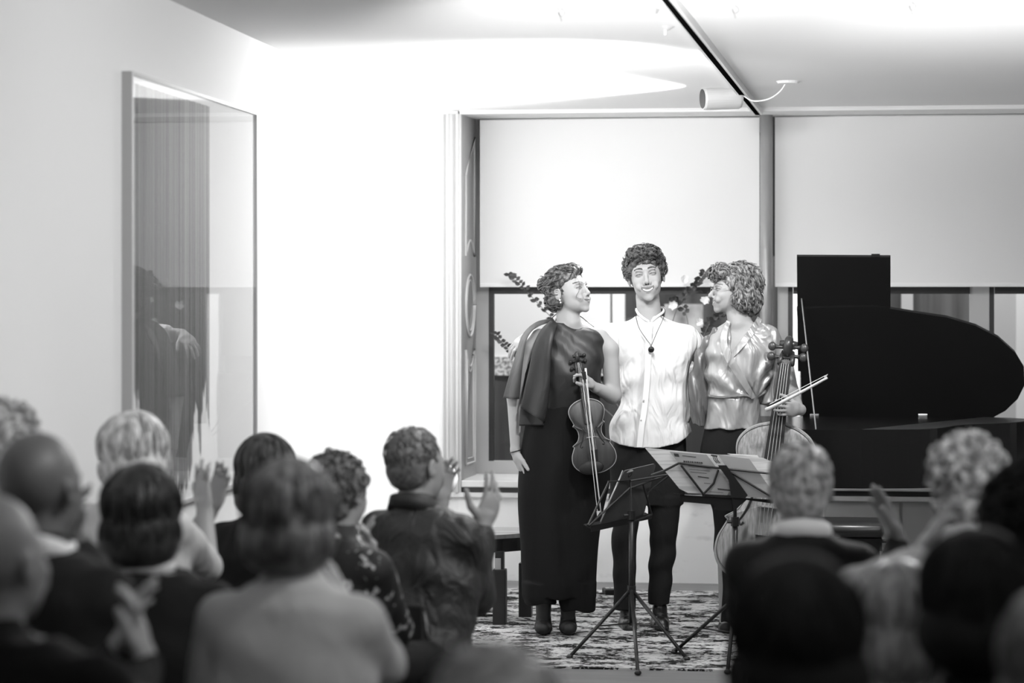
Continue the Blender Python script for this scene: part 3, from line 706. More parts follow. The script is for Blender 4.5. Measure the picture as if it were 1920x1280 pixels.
    for i, (sg, yy) in enumerate(((-1, .18), (1, .28), (-1, .42), (1, .58))):
        yy = (1.40, 1.413, 1.462, 1.47)[i] if cello else (1.42, 1.50, 1.51, 1.575)[i]; bm = NB(); kk = 1.12 if cello else .85
        kk = 1.0; tube(bm, [T(-sg * .045, yy, -.01), T(sg * .058, yy, -.01), T(sg * .074, yy, -.01)], [s * .007, s * .011, s * .014], 8)
        ellb(bm, T(sg * .098, yy, -.01), (s * .026, s * .028, s * .015), 14, np.stack([xv, yv, zv], 1))
        bm_obj('peg', bm, M['ebony'] if not cello else M['pegs'], r, smooth=True)
    bm = NB(); prism(bm, [T(-.05, .30, ar + .045), T(.05, .30, ar + .045), T(.022, .05, ar + .01), T(-.022, .05, ar + .01)], tuple(Vector(zv * s * .02))); bm_obj('tailpiece', bm, M['ebony'], r)
    for i in range(4):
        q = (i - 1.5) / 1.5; bm = NB()
        tube(bm, [T(q * .03, .30, ar + .066), T(q * .036, yb + .006, bh + .004), T(q * .021, fb1, .058), T(q * .012, pb - .05, .0)], s * (.0022 if cello else .0020), 5); bm_obj('string', bm, M['string'], r)
    if cello:
        bm = NB(); tube(bm, [T(0, .01, -.08), T(0, -.28, -.08)], s * .006, 8); bm_obj('endpin', bm, M['steel'], r)
    else:
        bm = NB(); ellb(bm, T(-.07, .075, ar + .03), (s * .17, s * .095, s * .03), 16, np.stack([xv, yv, zv], 1)); bm_obj('chin_rest', bm, M['ebony'], r, smooth=True)
    return r, T
M['ebony'] = mat('ebony', .010, .5, spec=.3); M['darkedge'] = mat('purfling_black', .02, .5); M['lightedge'] = mat('worn_edge', .30, .4)
M['string'] = mat('string_steel', .5, .35, .8); M['scroll'] = mat('cello_scroll', .03, .3); M['pegs'] = mat('rosewood_peg', .035, .35)
M['violin'] = noisy(mat('violin_varnish', .03, .42), .018, .036, (60, 60, 3), 4, .3, .7)
M['celloT'] = noisy(mat('cello_varnish', .3, .42),   .13, .30, (95, 95, 3.5), 6, .32, .68)
M['celloR'] = mat('cello_ribs', .12, .3, coat=.3)
Dv = 11.48
vio, VT = instrument('violin', 'dark varnished violin held by its neck in the left-hand woman\'s hand', 'violin', .355, W(1080, 656, Dv + .02), W(1119, 886, Dv - .05), -FW * 1.0 + RT * .10 + UP * .05, M['violin'], M['violin'], 1.66)
Dc = 11.43
cel, CT = instrument('cello', 'light-bellied cello held upright in front of the woman in satin', 'cello', .755, W(1481, 622, Dc + .13), W(1424, 1098, Dc - .02), -FW * 1.0 - RT * .22 + UP * .12, M['celloT'], M['celloR'], 1.56, True)
def bow(name, label, a, b, rr, thick, m):
    a = Vector(a); b = Vector(b); d = (b - a).normalized(); L = (b - a).length
    up_ = Vector(-FW).cross(d).normalized()
    r = empty(name, tuple(a), label, 'bow', 'bows held by the string players')
    bm = NB(); tube(bm, [a + d * L * t - up_ * (.003 * math.sin(math.pi * t)) for t in np.linspace(0, 1, 14)], [rr * (1.15 - .5 * t) for t in np.linspace(0, 1, 14)], 8); bm_obj('stick', bm, m, r, smooth=True)
    bm = NB(); h0, h1 = a + d * .03 + up_ * thick, b + up_ * thick * .85
    w_ = Vector(-FW) * .004
    prism(bm, [h0 - w_, h0 + w_, h1 + w_, h1 - w_], tuple(up_ * .002)); bm_obj('bow_hair', bm, mat('bow_hair_white', .85, .5), r)
    bm = NB(); box(bm, (-.005, 0, 0), (.005, .035 * rr / .004, thick), Matrix.Translation(a + d * .015) @ Matrix((tuple(-Vector(FW)), tuple(d), tuple(up_))).transposed().to_4x4(), bev=.0015); bm_obj('frog', bm, M['ebony'], r)
    bm = NB(); prism(bm, [b - d * .012, b + d * .012 + up_ * thick, b - d * .012 + up_ * thick], tuple(Vector(-FW) * .005)); bm_obj('tip', bm, m, r)
    return r
bow('violin_bow', 'violin bow hanging tip down beside the dark violin', W(1098, 690, Dv - .12), W(1127, 962, Dv - .12), .0042, -.020, mat('bow_stick_pale', .62, .3))
bow('cello_bow', 'cello bow held up diagonally across the cello neck', W(1436, 768, Dc - .07), W(1551, 708, Dc - .22), .0085, .014, mat('cello_bow_stick', .68, .35))
# ---------------------------------------------------------------- music stands
M['stand'] = mat('stand_black', .01, .35); M['paper'] = noisy(mat('sheet_paper', .8, .8), .62, .82, (3, 3, 90), 3, .40, .5)
M['paper2'] = mat('plain_paper', .38, .8); M['paperw'] = mat('white_paper', .85, .8); M['print'] = mat('print_ink', .05, .8)
def stand(base, topz, feet, label):
    bx = Vector(base); r = empty('music_stand', tuple(bx), label, 'music stand')
    hub = .16
    bm = NB(); tube(bm, [bx + Vector((0, 0, .12)), bx + Vector((0, 0, .62))], .0125, 12); bm_obj('lower_pole', bm, M['stand'], r, smooth=True)
    bm = NB(); tube(bm, [bx + Vector((0, 0, .60)), bx + Vector((0, 0, topz))], .0085, 12); bm_obj('upper_pole', bm, M['stand'], r, smooth=True)
    bm = NB(); tube(bm, [bx + Vector((0, 0, .60)), bx + Vector((0, 0, .64))], .018, 12); tube(bm, [bx + Vector((0, 0, .62)), bx + Vector((-.035, -.01, .62))], .008, 8); bm_obj('clamp', bm, M['stand'], r)
    bm = NB(); tube(bm, [bx + Vector((0, 0, .27)), bx + Vector((0, 0, .30))], .02, 12); bm_obj('collar', bm, M['stand'], r)
    for f in feet:
        f = Vector(f); f.z = .012; bm = NB(); tube(bm, [bx + Vector((0, 0, .285)), f], [.009, .008], 8)
        m_ = (bx + Vector((0, 0, .285))) * .45 + f * .55; tube(bm, [bx + Vector((0, 0, .13)), m_], .004, 6); lg = bm_obj('leg', bm, M['stand'], r, smooth=True)
        bm = NB(); ellb(bm, f, (.016, .016, .012), 10); fo = bm_obj('foot', bm, M['stand'], r, smooth=True)
    return r
f1 = onZ(1195, 1266, 0); sx = onZ(1184, 1215, .0)
base1 = Vector((onZ(1184, 1222, 0)[0], onZ(1184, 1222, 0)[1], 0))
st1 = stand(base1, Z_at(985, 1180, base1.y), [onZ(1196, 1266, 0), onZ(1068, 1236, 0), onZ(1288, 1240, 0)], 'black folding music stand on the left, holding a tablet')
Ds = base1.y / (FW[1] + (1184 - 960) / FPX * RT[1])
def S1(px, py, dz=0): return Vector(W(px, py, Ds + dz))
def bars(r, name, segs, rad=.005):
    bm = NB()
    for s_ in segs: tube(bm, s_, rad, 6)
    return bm_obj(name, bm, M['stand'], r)
# desk: tray at the bottom, folding arms behind the tablet
bm = NB(); prism(bm, [S1(1094, 984, -.05), S1(1108, 992, -.05), S1(1222, 968, .16), S1(1210, 962, .16)], (0, 0, .004)); prism(bm, [S1(1108, 985, -.05), S1(1222, 962, .16), S1(1222, 972, .16), S1(1108, 997, -.05)], tuple(-FW * .004)); bm_obj('tray', bm, M['stand'], st1)
bars(st1, 'desk_arm', [[S1(1103, 984, -.05), S1(1142, 902, .05), S1(1142, 902, .05)], [S1(1104, 985, -.05), S1(1180, 915, .05), S1(1258, 888, .2)], [S1(1184, 985, 0), S1(1182, 900, .06), S1(1140, 903, .0)], [S1(1182, 901, .05), S1(1256, 889, .16)], [S1(1185, 978, 0), S1(1222, 965, .1)], [S1(1205, 905, .1), S1(1222, 965, .12)], [S1(1213, 925, .16), S1(1256, 890, .17)], [S1(1250, 881, .17), S1(1256, 890, .17), S1(1260, 887, .17)]])
tb = empty('tablet', tuple(S1(1115, 985, .03)), 'dark tablet with a round logo on its back, standing on the left music stand', 'tablet')
tA, tB, tC, tD = S1(1122, 984, .0), S1(1205, 966, .15), S1(1228, 868, .2), S1(1168, 882, .05)
tn = (tB - tA).cross(tD - tA).normalized() * .008
tq = [tA, tB, tC, tD]; tc_ = sum(tq, Vector()) / 4
rp = []
for i in range(4):
    p, a_, b_ = tq[i], tq[i - 1], tq[(i + 1) % 4]
    for t in np.linspace(0, 1, 5):
        q = p + (a_ - p).normalized() * .018 * (1 - t) ** 2 + (b_ - p).normalized() * .018 * t ** 2; rp.append(q)
bm = NB(); prism(bm, rp, tuple(tn)); bm_obj('case', bm, mat('tablet_back', .035, .35), tb)
cc = tA * .1 + tB * .0 + tD * .68 + tC * .22; ux = (tC - tD).normalized(); uy = (tD - tA).normalized()
fsd = -1 if tn.dot(Vector(FW)) > 0 else 1
lay = tn.normalized() * (fsd * .0008 + (.008 if fsd > 0 else 0))
def disc(bm, c, r0, r1=0, n=24):
    a = [bm.verts.new(c + lay + (ux * math.cos(t) + uy * math.sin(t)) * r0) for t in np.linspace(0, 6.2832, n, endpoint=False)]
    if r1:
        b_ = [bm.verts.new(c + lay + (ux * math.cos(t) + uy * math.sin(t)) * r1) for t in np.linspace(0, 6.2832, n, endpoint=False)]
        for i in range(n): bm.faces.new([a[i], a[(i + 1) % n], b_[(i + 1) % n], b_[i]])
    else: bm.faces.new(a)
bm = NB(); disc(bm, cc, .026); bm_obj('logo', bm, mat('logo_grey', .35, .5), tb)
bm = NB(); lay = lay * 1.6; disc(bm, cc + ux * .004, .013, .008); bm_obj('logo_mark', bm, M['ebony'], tb)
bm = NB(); tube(bm, [tA * .98 + tB * .02, tD], .0042, 8); bm_obj('edge', bm, M['steel'], tb, smooth=True)
# second stand with sheet music
D2 = 10.75
base2 = Vector((W(1378, 560, D2)[0], W(1378, 560, D2)[1], 0))
st2 = stand(base2, Z_at(935, 1378, base2.y), [(base2.x - .02, base2.y - .35, 0), (base2.x - .28, base2.y + .2, 0), (base2.x + .28, base2.y + .2, 0)], 'black folding music stand on the right, holding sheet music')
def S2(px, py, dz=0): return Vector(W(px, py, D2 + dz))
bars(st2, 'desk_arm', [[S2(1273, 868, .0), S2(1337, 876, .0), S2(1448, 888, .0)], [S2(1273, 868, .0), S2(1246, 882, 0)], [S2(1277, 872, 0), S2(1319, 926, 0)], [S2(1347, 880, 0), S2(1338, 906, 0), S2(1319, 926, 0)], [S2(1362, 880, 0), S2(1448, 932, 0)], [S2(1246, 882, 0), S2(1222, 890, .1)]], .0055)
bm = NB(); prism(bm, [S2(1346, 872, -.01), S2(1362, 872, -.01), S2(1402, 928, -.01), S2(1376, 960, -.01), S2(1366, 900, -.01)], tuple(FW * .006)); bm_obj('desk_bracket', bm, M['stand'], st2)
bm = NB(); prism(bm, [S2(1275, 927, .0), S2(1375, 934, 0), S2(1450, 936, 0), S2(1450, 944, 0), S2(1400, 937, 0), S2(1375, 958, 0), S2(1340, 955, 0), S2(1340, 946, 0), S2(1275, 940, 0)], tuple(FW * .004)); prism(bm, [S2(1262, 925, .02), S2(1450, 938, .02), S2(1450, 938, -.03), S2(1262, 925, -.03)], (0, 0, .003)); bm_obj('tray', bm, M['stand'], st2)
def paper(name, pts, m, label, dz=.02, group='sheets of music on the right music stand', cat='sheet music', nu=1):
    bm = NB(); P_ = [S2(*p, dz + (0.0)) for p in pts]; prism(bm, P_, tuple(FW * .0012)); c = sum(P_, Vector()) / len(P_)
    o = bm_obj(name, bm, m, origin=tuple(c)); return tag(o, label, cat, group)
paper('sheet_music', [(1209, 839), (1250, 843), (1300, 848), (1345, 852), (1390, 853), (1430, 858), (1450, 866), (1455, 900), (1450, 934), (1400, 930), (1330, 926), (1290, 924), (1274, 916), (1258, 896), (1232, 866)], M['paper'], 'broad curling sheet of printed music, rearmost on the right stand', .03)
o = paper('sheet_music', [(1255, 846), (1325, 852), (1374, 917), (1362, 928), (1318, 926)], M['paper2'], 'grey printed programme page with a small logo square, front left on the right stand', .012)
bm = NB()
def ink(bm, a, b_, h): prism(bm, [S2(a[0], a[1], .0105), S2(b_[0], b_[1], .0105), S2(b_[0] + h * .35, b_[1] + h, .0105), S2(a[0] + h * .35, a[1] + h, .0105)], tuple(FW * .0004))
ink(bm, (1263, 849.5), (1272, 850.5), 6)
for (a, b_, h) in (((1279, 853.5), (1305, 856), 1.2), ((1290, 873), (1330, 876.5), .8), ((1292, 879), (1331, 882.5), .8), ((1294, 884), (1325, 887), .8), ((1308, 892), (1329, 895), 2), ((1320, 905), (1332, 906), .8), ((1345, 915), (1372, 918), 3), ((1330, 921), (1356, 923), .8)): ink(bm, a, b_, h)
x = 1281
for w_ in (4, 3, 4, 3, 4, 2, 3, 4, 3, 4): ink(bm, (x, 863 + (x - 1281) * .09), (x + w_ * .75, 863.2 + (x - 1281) * .09), 3.2); x += w_ + .3
pr = bm_obj('print', bm, M['print']); pr.parent = o; pr.location = -o.location
paper('sheet_music', [(1346, 852), (1405, 860), (1449, 922), (1448, 934), (1400, 931)], M['paper2'], 'plain grey page on the right half of the right stand', .008)
paper('sheet_music', [(1363, 850), (1420, 853), (1430, 866), (1400, 862)], M['paperw'], 'white loose page sticking up behind the others at the stand top', .045)
# clip
bm = NB(); tube(bm, [S2(1333, 853, -.005), S2(1345, 855, -.005)], .004, 6)
for x_ in (1336, 1339, 1342): tube(bm, [S2(x_, 853, -.008), S2(x_ + 3, 862, -.014), S2(x_ + 8, 868, -.008)], .0022, 6)
o = bm_obj('paper_clip', bm, M['stand'], origin=tuple(S2(1340, 858))); tag(o, 'black spring clip gripping the sheets at the middle of the right stand', 'clip')
# small box on the rug
bm = NB(); c = onZ(1152, 1116, 0); R_ = Matrix.Translation(Vector((c[0], c[1], .008))) @ Matrix.Rotation(.25, 4, 'Z')
pd = empty('foot_pedal', (c[0], c[1], .008), 'small black page-turning pedal lying on the rug by the left stand', 'pedal')
bm = NB(); box(bm, (-.06, -.05, 0), (.06, .05, .03), R_, bev=.006); bm_obj('body', bm, M['ebony'], pd)
for dx in (-.035, -.008): 
    bm = NB(); box(bm, (dx - .011, -.01, .03), (dx + .011, .03, .033), R_); bm_obj('button', bm, mat('button_grey', .45, .5), pd)
# ---------------------------------------------------------------- leafy branches on the sill behind the musicians
M['leaf'] = mat('leaf_dark', .035, .5); M['stem'] = mat('branch_brown', .12, .7); M['petal'] = mat('petal_white', .85, .8)
Yp = YW + .12
vb = onY(1215, 700, Yp)
vz = empty('flower_vase', (vb[0], Yp, zs + .012), 'white vase of leafy branches and pale blooms on the sill behind the musicians', 'vase')
bm = NB(); prof_ = [(0, .05), (.02, .07), (.12, .09), (.22, .07), (.28, .045), (.30, .055)]
tube(bm, [(vb[0], Yp, zs + .012 + h) for h, _ in prof_], [r for _, r in prof_], 20); bm_obj('vessel', bm, M['white'], vz, smooth=True)
def leaf(bm, p, d, n, L_, w):
    d = d.normalized(); n = n.normalized(); s_ = d.cross(n).normalized()
    a = bm.verts.new(p); t = bm.verts.new(p + d * L_ + n * L_ * .1)
    l = [bm.verts.new(p + d * L_ * f + s_ * w * g + n * (.15 * w)) for f, g in ((.3, .8), (.6, .9))]; r = [bm.verts.new(p + d * L_ * f - s_ * w * g + n * (.15 * w)) for f, g in ((.3, .8), (.6, .9))]
    m1, m2 = bm.verts.new(p + d * L_ * .3), bm.verts.new(p + d * L_ * .62)
    for f in ((a, l[0], m1), (a, m1, r[0]), (l[0], l[1], m2, m1), (m1, m2, r[1], r[0]), (l[1], t, m2), (m2, t, r[1])): bm.faces.new(f)
rl = random.Random(5)
def branch(pts, nl, L_, w, leafr=(.15, 1.0), Y=Yp):
    P_ = crom([tuple(onY(x, y, Y + dy)) for x, y, dy in pts], 8)
    bm = NB(); tube(bm, [tuple(p) for p in P_], [.004 - .003 * i / len(P_) for i in range(len(P_))], 6); st = bm_obj('branch', bm, M['stem'], vz, smooth=True)
    bm = NB()
    for i in range(nl):
        t = leafr[0] + (leafr[1] - leafr[0]) * (i + .5) / nl; k_ = t * (len(P_) - 1); j = min(int(k_), len(P_) - 2); p = Vector(P_[j] + (P_[j + 1] - P_[j]) * (k_ - j))
        d = Vector(P_[j + 1] - P_[j]).normalized(); sg = 1 if i % 2 else -1
        side = Vector(RT) * sg * .8 + Vector((0, 0, .1)); dd_ = side + d * .4 + Vector((rl.uniform(-.3, .3), rl.uniform(-.5, .3), rl.uniform(-.5, .3)))
        leaf(bm, p, dd_, Vector((rl.uniform(-.6, .6), -1, rl.uniform(-.6, .6))), L_ * rl.uniform(.7, 1.2), w * rl.uniform(.7, 1.1))
    lf = bm_obj('leaves', bm, M['leaf'], vz); return
branch([(1215, 840, 0), (1130, 720, 0), (1060, 625, 0), (1010, 570, 0), (975, 533, 0), (952, 512, 0)], 30, .036, .013, (.35, 1))
branch([(1215, 840, 0), (1100, 740, 0), (1000, 690, 0), (955, 655, 0), (924, 622, 0)], 22, .034, .014, (.55, 1))
branch([(1215, 840, 0), (1240, 700, 0), (1265, 590, 0), (1290, 548, 0), (1312, 525, 0), (1324, 508, 0)], 26, .036, .015, (.55, 1))
branch([(1215, 840, 0), (1270, 720, 0), (1310, 650, 0), (1335, 600, 0), (1362, 588, 0)], 34, .034, .015, (.45, 1))
branch([(1215, 840, 0), (1260, 700, 0), (1290, 620, 0), (1276, 565, 0), (1262, 560, 0)], 16, .04, .018, (.6, 1))
for px, py, r_ in ((1262, 572, 10), (1322, 562, 9), (1312, 604, 8), (1284, 523, 8)):
    bm = NB(); c = Vector(onY(px, py, Yp + .03))
    for i in range(14):
        a = rl.uniform(0, 6.28); e_ = rl.uniform(-.6, 1); leaf(bm, c, Vector((math.cos(a), -abs(e_), math.sin(a))), Vector((rl.uniform(-.5, .5), -1, rl.uniform(-.5, .5))), r_ / 336 * 1.1, r_ / 336 * .5)
    bm_obj('flower', bm, M['petal'], vz)
# ---------------------------------------------------------------- people
class Fr:
    """a person's own frame: picture-plane units at distance D (1 unit = 1/s metre), z away from the viewer"""
    def __init__(s, D): s.D = D; s.s = FPX / D
    def P(s, x, y, z=0): return W(x, y, s.D + z / s.s)
    def r(s, v): return v / s.s
    def cone(s, S, a, b, ra, rb, k=6, flat=None):
        return S.cone(s.P(*a), s.P(*b), ra / s.s, rb / s.s, k / s.s, flat)
    def ell(s, S, c, r, R=None, k=4, op='u'):
        return S.ell(s.P(*c), np.array(r) / s.s, Rc_ if R is None else R, k / s.s, op)
    def rows(s, L):
        o = []
        for y, a, b, z, hd in L:
            c = s.P((a + b) / 2, y, z); o.append((c[2], c[0], c[1], (b - a) / 2 / s.s, hd / s.s))
        return o
Rc_ = rot()
def head(S, c, R, sc=(1, 1, 1), male=False, smile=.5, face=True, nose=1.0, ears=(1, 1), neck=None, jaw=1.0):
    """c: point midway between the ears at eye level; sc scales width, depth, height (1 = .23 m tall)"""
    sc = np.array(sc, float); c = np.asarray(c, float)
    def T(x, y, z): return c + R @ (np.array([x, y, z]) * sc)
    def E(p, r, k=.01, op='u', Rl=None): S.ell(T(*p), np.array(r) * sc, R if Rl is None else R @ Rl, k, op)
    E((0, .018, .030), (.074, .094, .086), .01)
    E((0, -.030, -.015), (.066, .062, .078), .02)
    E((0, -.040, -.066), (.050 * jaw, .050, .042), .02)
    E((0, -.020, -.058), (.056 * jaw, .045, .038), .02)
    E((0, -.076, -.097), (.020 * jaw, .015, .016), .02)
    if not face:
        for sg in (-1, 1):
            if ears[(sg + 1) // 2]: E((sg * .077, .012, -.008), (.009, .020, .031), .004)
        return T
    E((0, -.080, .020), (.046, .014, .013), .012)
    for sg in (-1, 1):
        E((sg * .034, -.066, -.030), (.022, .020, .020), .015)
        E((sg * .0315, -.098, .000), (.0155, .014, .0095), .012, 's')
        E((sg * .0315, -.0755, .0005), (.0140, .0135, .0118), .004)
        if ears[(sg + 1) // 2]:
            E((sg * .079, .014, -.008), (.0075, .019, .030), .005); E((sg * .085, .008, -.006), (.005, .009, .016), .004, 's')
    S.cone(T(0, -.086, .004), T(0, -.108 - .004 * nose, -.030), .0075, .0098, .010)
    E((0, -.105 - .005 * nose, -.034), (.0105, .0105, .0095), .006)
    for sg in (-1, 1): E((sg * .012, -.094, -.038), (.0075, .010, .0075), .005); E((sg * .006, -.104, -.044), (.0035, .005, .003), .003, 's')
    # mouth: lips on a curve, corners raised by the smile
    E((0, -.078, -.062), (.032, .020, .022), .015)
    w = .020 + .009 * smile
    pts = [(x * w, -.0965 + .013 * x * x + .002 * smile, -.0625 + .010 * smile * x * x - .002 * smile) for x in (-1, -.6, -.25, 0, .25, .6, 1)]
    for dz, r_, sh_ in ((.0050, .0030, .0), (-.0054 - .005 * smile * (smile > .8), .0034, .000)):
        for a, b in zip(pts, pts[1:]):
            fa, fb = [1 - .75 * (abs(q[0]) / w) ** 2 for q in (a, b)]
            S.cone(T(a[0], a[1] - sh_, a[2] + dz * fa), T(b[0], b[1] - sh_, b[2] + dz * fb), r_ * fa + .001, r_ * fb + .001, .003)
    E((0, -.101, -.0635 - .003 * smile * (smile > .8)), (w * .9, .0035 + .004 * (smile > .8), .0012 + .0045 * max(0, smile - .6) * 2.0), .002, 's')
    for sg in (-1, 1):
        E((sg * (w + .010), -.080, -.050), (.012, .012, .014), .010)
        if smile > .4: S.cone(T(sg * .017, -.102, -.034), T(sg * (w + .005), -.096, -.058), .0022, .0030, .005, None, 's')
    return T
def face_col(T, Rinv, c, sc, base=.55, lip=.30, smile=.5, brow=.08, closed=False, teeth=True, male=False):
    """albedo of the skin: lips, brows, lashes, teeth, darker nostrils, mouth line and eye surrounds; positions are in head space"""
    def g(V):
        q = ((V - np.asarray(c)) @ Rinv.T) / np.array(sc)   # head-local
        x, y, z = q[:, 0], q[:, 1], q[:, 2]
        f = np.full(len(V), base)
        front = (y < -.045) & (np.abs(z) < .13)
        w = .020 + .009 * smile
        zc = -.0625 + .010 * smile * (x / w) ** 2 - .002 * smile
        inl = front & (y < -.070) & (np.abs(x) < w * 1.02)
        hgt = .0085 * (1 - .7 * (x / w) ** 2) + .003 * (smile > .8)
        m = inl & (np.abs(z - zc) < hgt); f[m] = lip
        if smile > .8 and teeth:
            tm = inl & (np.abs(z - zc + .002) < .0037 * (1 - .75 * (x / w) ** 2)) & (np.abs(x) < w * .80); f[tm] = .56
            dm = inl & (np.abs(z - zc + .002) < .0020) & (np.abs(x) >= w * .85); f[dm] = .08
        else:
            lm = inl & (np.abs(z - zc) < .0016); f[lm] = .07
        for sg in (-1, 1):
            xe = x - sg * .0315
            zb = .0215 + .004 * (1 - (xe / .02) ** 2) - .001 * sg * 0
            b_ = front & (np.abs(xe) < .0195) & (np.abs(z - zb) < .0026 + .0012 * (xe * sg < 0)); f[b_] = brow
            if closed:
                ze = -.0015 + .0035 * (1 - (xe / .015) ** 2); l_ = front & (np.abs(xe) < .0155) & (np.abs(z - ze) < .0017); f[l_] = .05
            else:
                ze = .0035 * (1 - (xe / .015) ** 2); l_ = front & (np.abs(xe) < .0160) & (np.abs(z - ze - .0015) < .0018); f[l_] = .04
                i_ = front & (np.abs(xe) < .006) & (z < ze) & (z > ze - .0055); f[i_] = .06
            n_ = front & (np.hypot(x - sg * .006, (z + .043)) < .0032) & (y < -.095); f[n_] = .12
            s_ = front & (np.hypot((xe) / 1.5, z - .004) < .014) & (f == base); f[s_] = base * .80  # skin around each eye set darker
        return f
    return g
def hand(S, w, d, n, t, size=1.0, curl=(20, 20, 20, 20), spread=6, thumb=(35, 25), k=.004):
    """w wrist, d towards the fingers, n out of the palm, t towards the thumb side"""
    w = np.asarray(w, float); d = np.asarray(d, float); d /= np.linalg.norm(d); n = np.asarray(n, float); n = n - (n @ d) * d; n /= np.linalg.norm(n)
    t0 = np.asarray(t, float); tt = np.cross(d, n); tt = tt if tt @ t0 > 0 else -tt
    z = size
    S.cone(w - d * .02 * z, w + d * .03 * z, .021 * z, .023 * z, .01, (tt, 1.25))
    R = np.stack([tt, d, n], 1)
    S.ell(w + d * .052 * z, np.array([.040, .048, .0145]) * z, R, .012)
    S.ell(w + d * .030 * z + tt * .018 * z + n * .006 * z, np.array([.017, .030, .014]) * z, R, .010)
    def bend(v, a):
        a = math.radians(a); return v * math.cos(a) + n * math.sin(a)
    for i, (o, b, L, r) in enumerate(((.027, .086, .072, .0088), (.009, .091, .080, .0090), (-.009, .088, .074, .0086), (-.026, .080, .060, .0076))):
        sp = math.radians(spread * (1.5 - i)); f0 = d * math.cos(sp) + tt * math.sin(sp)
        p = w + (d * b + tt * o) * z; a = curl[i] * .9; c_ = curl[i]
        q = p - d * .012 * z
        for j, (fl, rr) in enumerate(((.46, 1.0), (.30, .92), (.24, .82))):
            ang = math.radians(a); v = f0 * math.cos(ang) + n * math.sin(ang)
            e = p + v * L * fl * z
            S.cone(q, e, r * z * rr, r * z * rr * .90, k * (1.6 if j == 0 else 1)); q = p = e; a += c_ * (1.1 if j == 0 else .8)
    q = w + (d * .022 + tt * .026 + n * .004) * z; a1, a2 = map(math.radians, thumb)
    v = tt * math.sin(a1) + d * math.cos(a1); v = v * math.cos(a2) + n * math.sin(a2)
    e = q + v * .040 * z; S.cone(q, e, .0135 * z, .0115 * z, .010)
    v2 = v * .85 + d * .5; v2 /= np.linalg.norm(v2); e2 = e + v2 * .032 * z; S.cone(e, e2, .0112 * z, .0100 * z, .005)
    v3 = v2 + d * .3 + n * .1; v3 /= np.linalg.norm(v3); S.cone(e2, e2 + v3 * .022 * z, .0098 * z, .0085 * z, .004)
def hair_curls(pf, n, length, r, curl, grow, seed=0, step=13, nside=4, tightness=1.2, per=5, lift=.25):
    """locks of fine waving strands that follow the scalp ellipsoid pf; returns vertices and faces"""
    rg = np.random.default_rng(seed); Vs = []; Qs = []; off = 0; cc, rr, RR = pf.c, pf.r, pf.R
    def surf(p):
        q = (RR.T @ (p - cc)) / rr; q /= np.linalg.norm(q); nn = RR @ (q / rr); return cc + RR @ (q * rr), nn / np.linalg.norm(nn)
    for i in range(n):
        p, nn = pf(rg); g = np.asarray(grow(p, nn, rg), float)
        L = length * rg.uniform(.6, 1.25); ph = rg.uniform(0, 6.28); tw = tightness * rg.uniform(.6, 1.3); cr = curl * rg.uniform(.5, 1.3); P_ = []; N_ = []; T_ = []
        for k in range(step):
            p, nn = surf(p); t = g - (g @ nn) * nn; t /= np.linalg.norm(t) + 1e-9
            P_.append(p); N_.append(nn); T_.append(t); p = p + t * L / step
        P_, N_, T_ = map(np.array, (P_, N_, T_)); B_ = np.cross(T_, N_); t = np.linspace(0, 1, step)
        for s_ in range(per):
            dx, dn = rg.normal() * r * 2.2, rg.uniform(-.5, 1.2) * r * 1.5; pj = ph + rg.normal() * .25; ta = np.minimum(1, .25 + 1.2 * t)
            C = P_ + (dx * (1 - .5 * t) + np.sin(pj + tw * 6.28 * t) * cr * ta)[:, None] * B_ + (dn + (np.cos(pj + tw * 6.28 * t) * .6 + .3) * cr * ta + lift * cr * t * t)[:, None] * N_
            rad = r * rg.uniform(.6, 1.1) * np.interp(t, [0, .15, .75, 1], [.6, 1, .9, .25])
            tan = np.gradient(C, axis=0); tan /= np.linalg.norm(tan, axis=1)[:, None] + 1e-9
            u = np.cross(tan, N_); u /= np.linalg.norm(u, axis=1)[:, None] + 1e-9; v = np.cross(tan, u)
            an = np.linspace(0, 2 * np.pi, nside, endpoint=False)
            ring = C[:, None] + rad[:, None, None] * (np.cos(an)[None, :, None] * u[:, None] * 1.5 + np.sin(an)[None, :, None] * v[:, None] * .8)
            Vs.append(ring.reshape(-1, 3))
            ix = np.arange(step * nside).reshape(step, nside); nx = np.roll(ix, -1, axis=1)
            Qs.append(np.stack([ix[:-1], nx[:-1], nx[1:], ix[1:]], -1).reshape(-1, 4) + off); off += step * nside
    return np.vstack(Vs), np.vstack(Qs)
def fld(p, f, seed):
    return np.array([wob(p[0], p[1], p[2], f, seed), wob(p[0], p[1], p[2], f, seed + 50), wob(p[0], p[1], p[2], f, seed + 90)])
def ell_pts(c, r, R, zmin=-1, cond=None):
    c = np.asarray(c, float); r = np.asarray(r, float)
    def f(rg):
        for _ in range(60):
            v = rg.normal(size=3); v /= np.linalg.norm(v)
            if v[2] < zmin: continue
            if cond is not None and not cond(v): continue
            break
        return c + R @ (v * r), R @ (v / r)
    f.c = c; f.r = r; f.R = np.asarray(R)
    return f
def merge(parts):
    V = []; Q = []; o = 0
    for v, q in parts: V.append(v); Q.append(q + o); o += len(v)
    return np.vstack(V), np.vstack(Q)
def skin(name, base, rough=.62):
    m = mat(name, base, rough, attr=True, spec=.25); m.node_tree.nodes['Principled BSDF'].inputs['Subsurface Weight'].default_value = 0.0
    return m
def folds(m, scale, bump=.5, dist=.012, warp=1.0, detail=3): return bumpy(m, scale, bump, dist, detail, warp)
SK = skin('skin', .42)
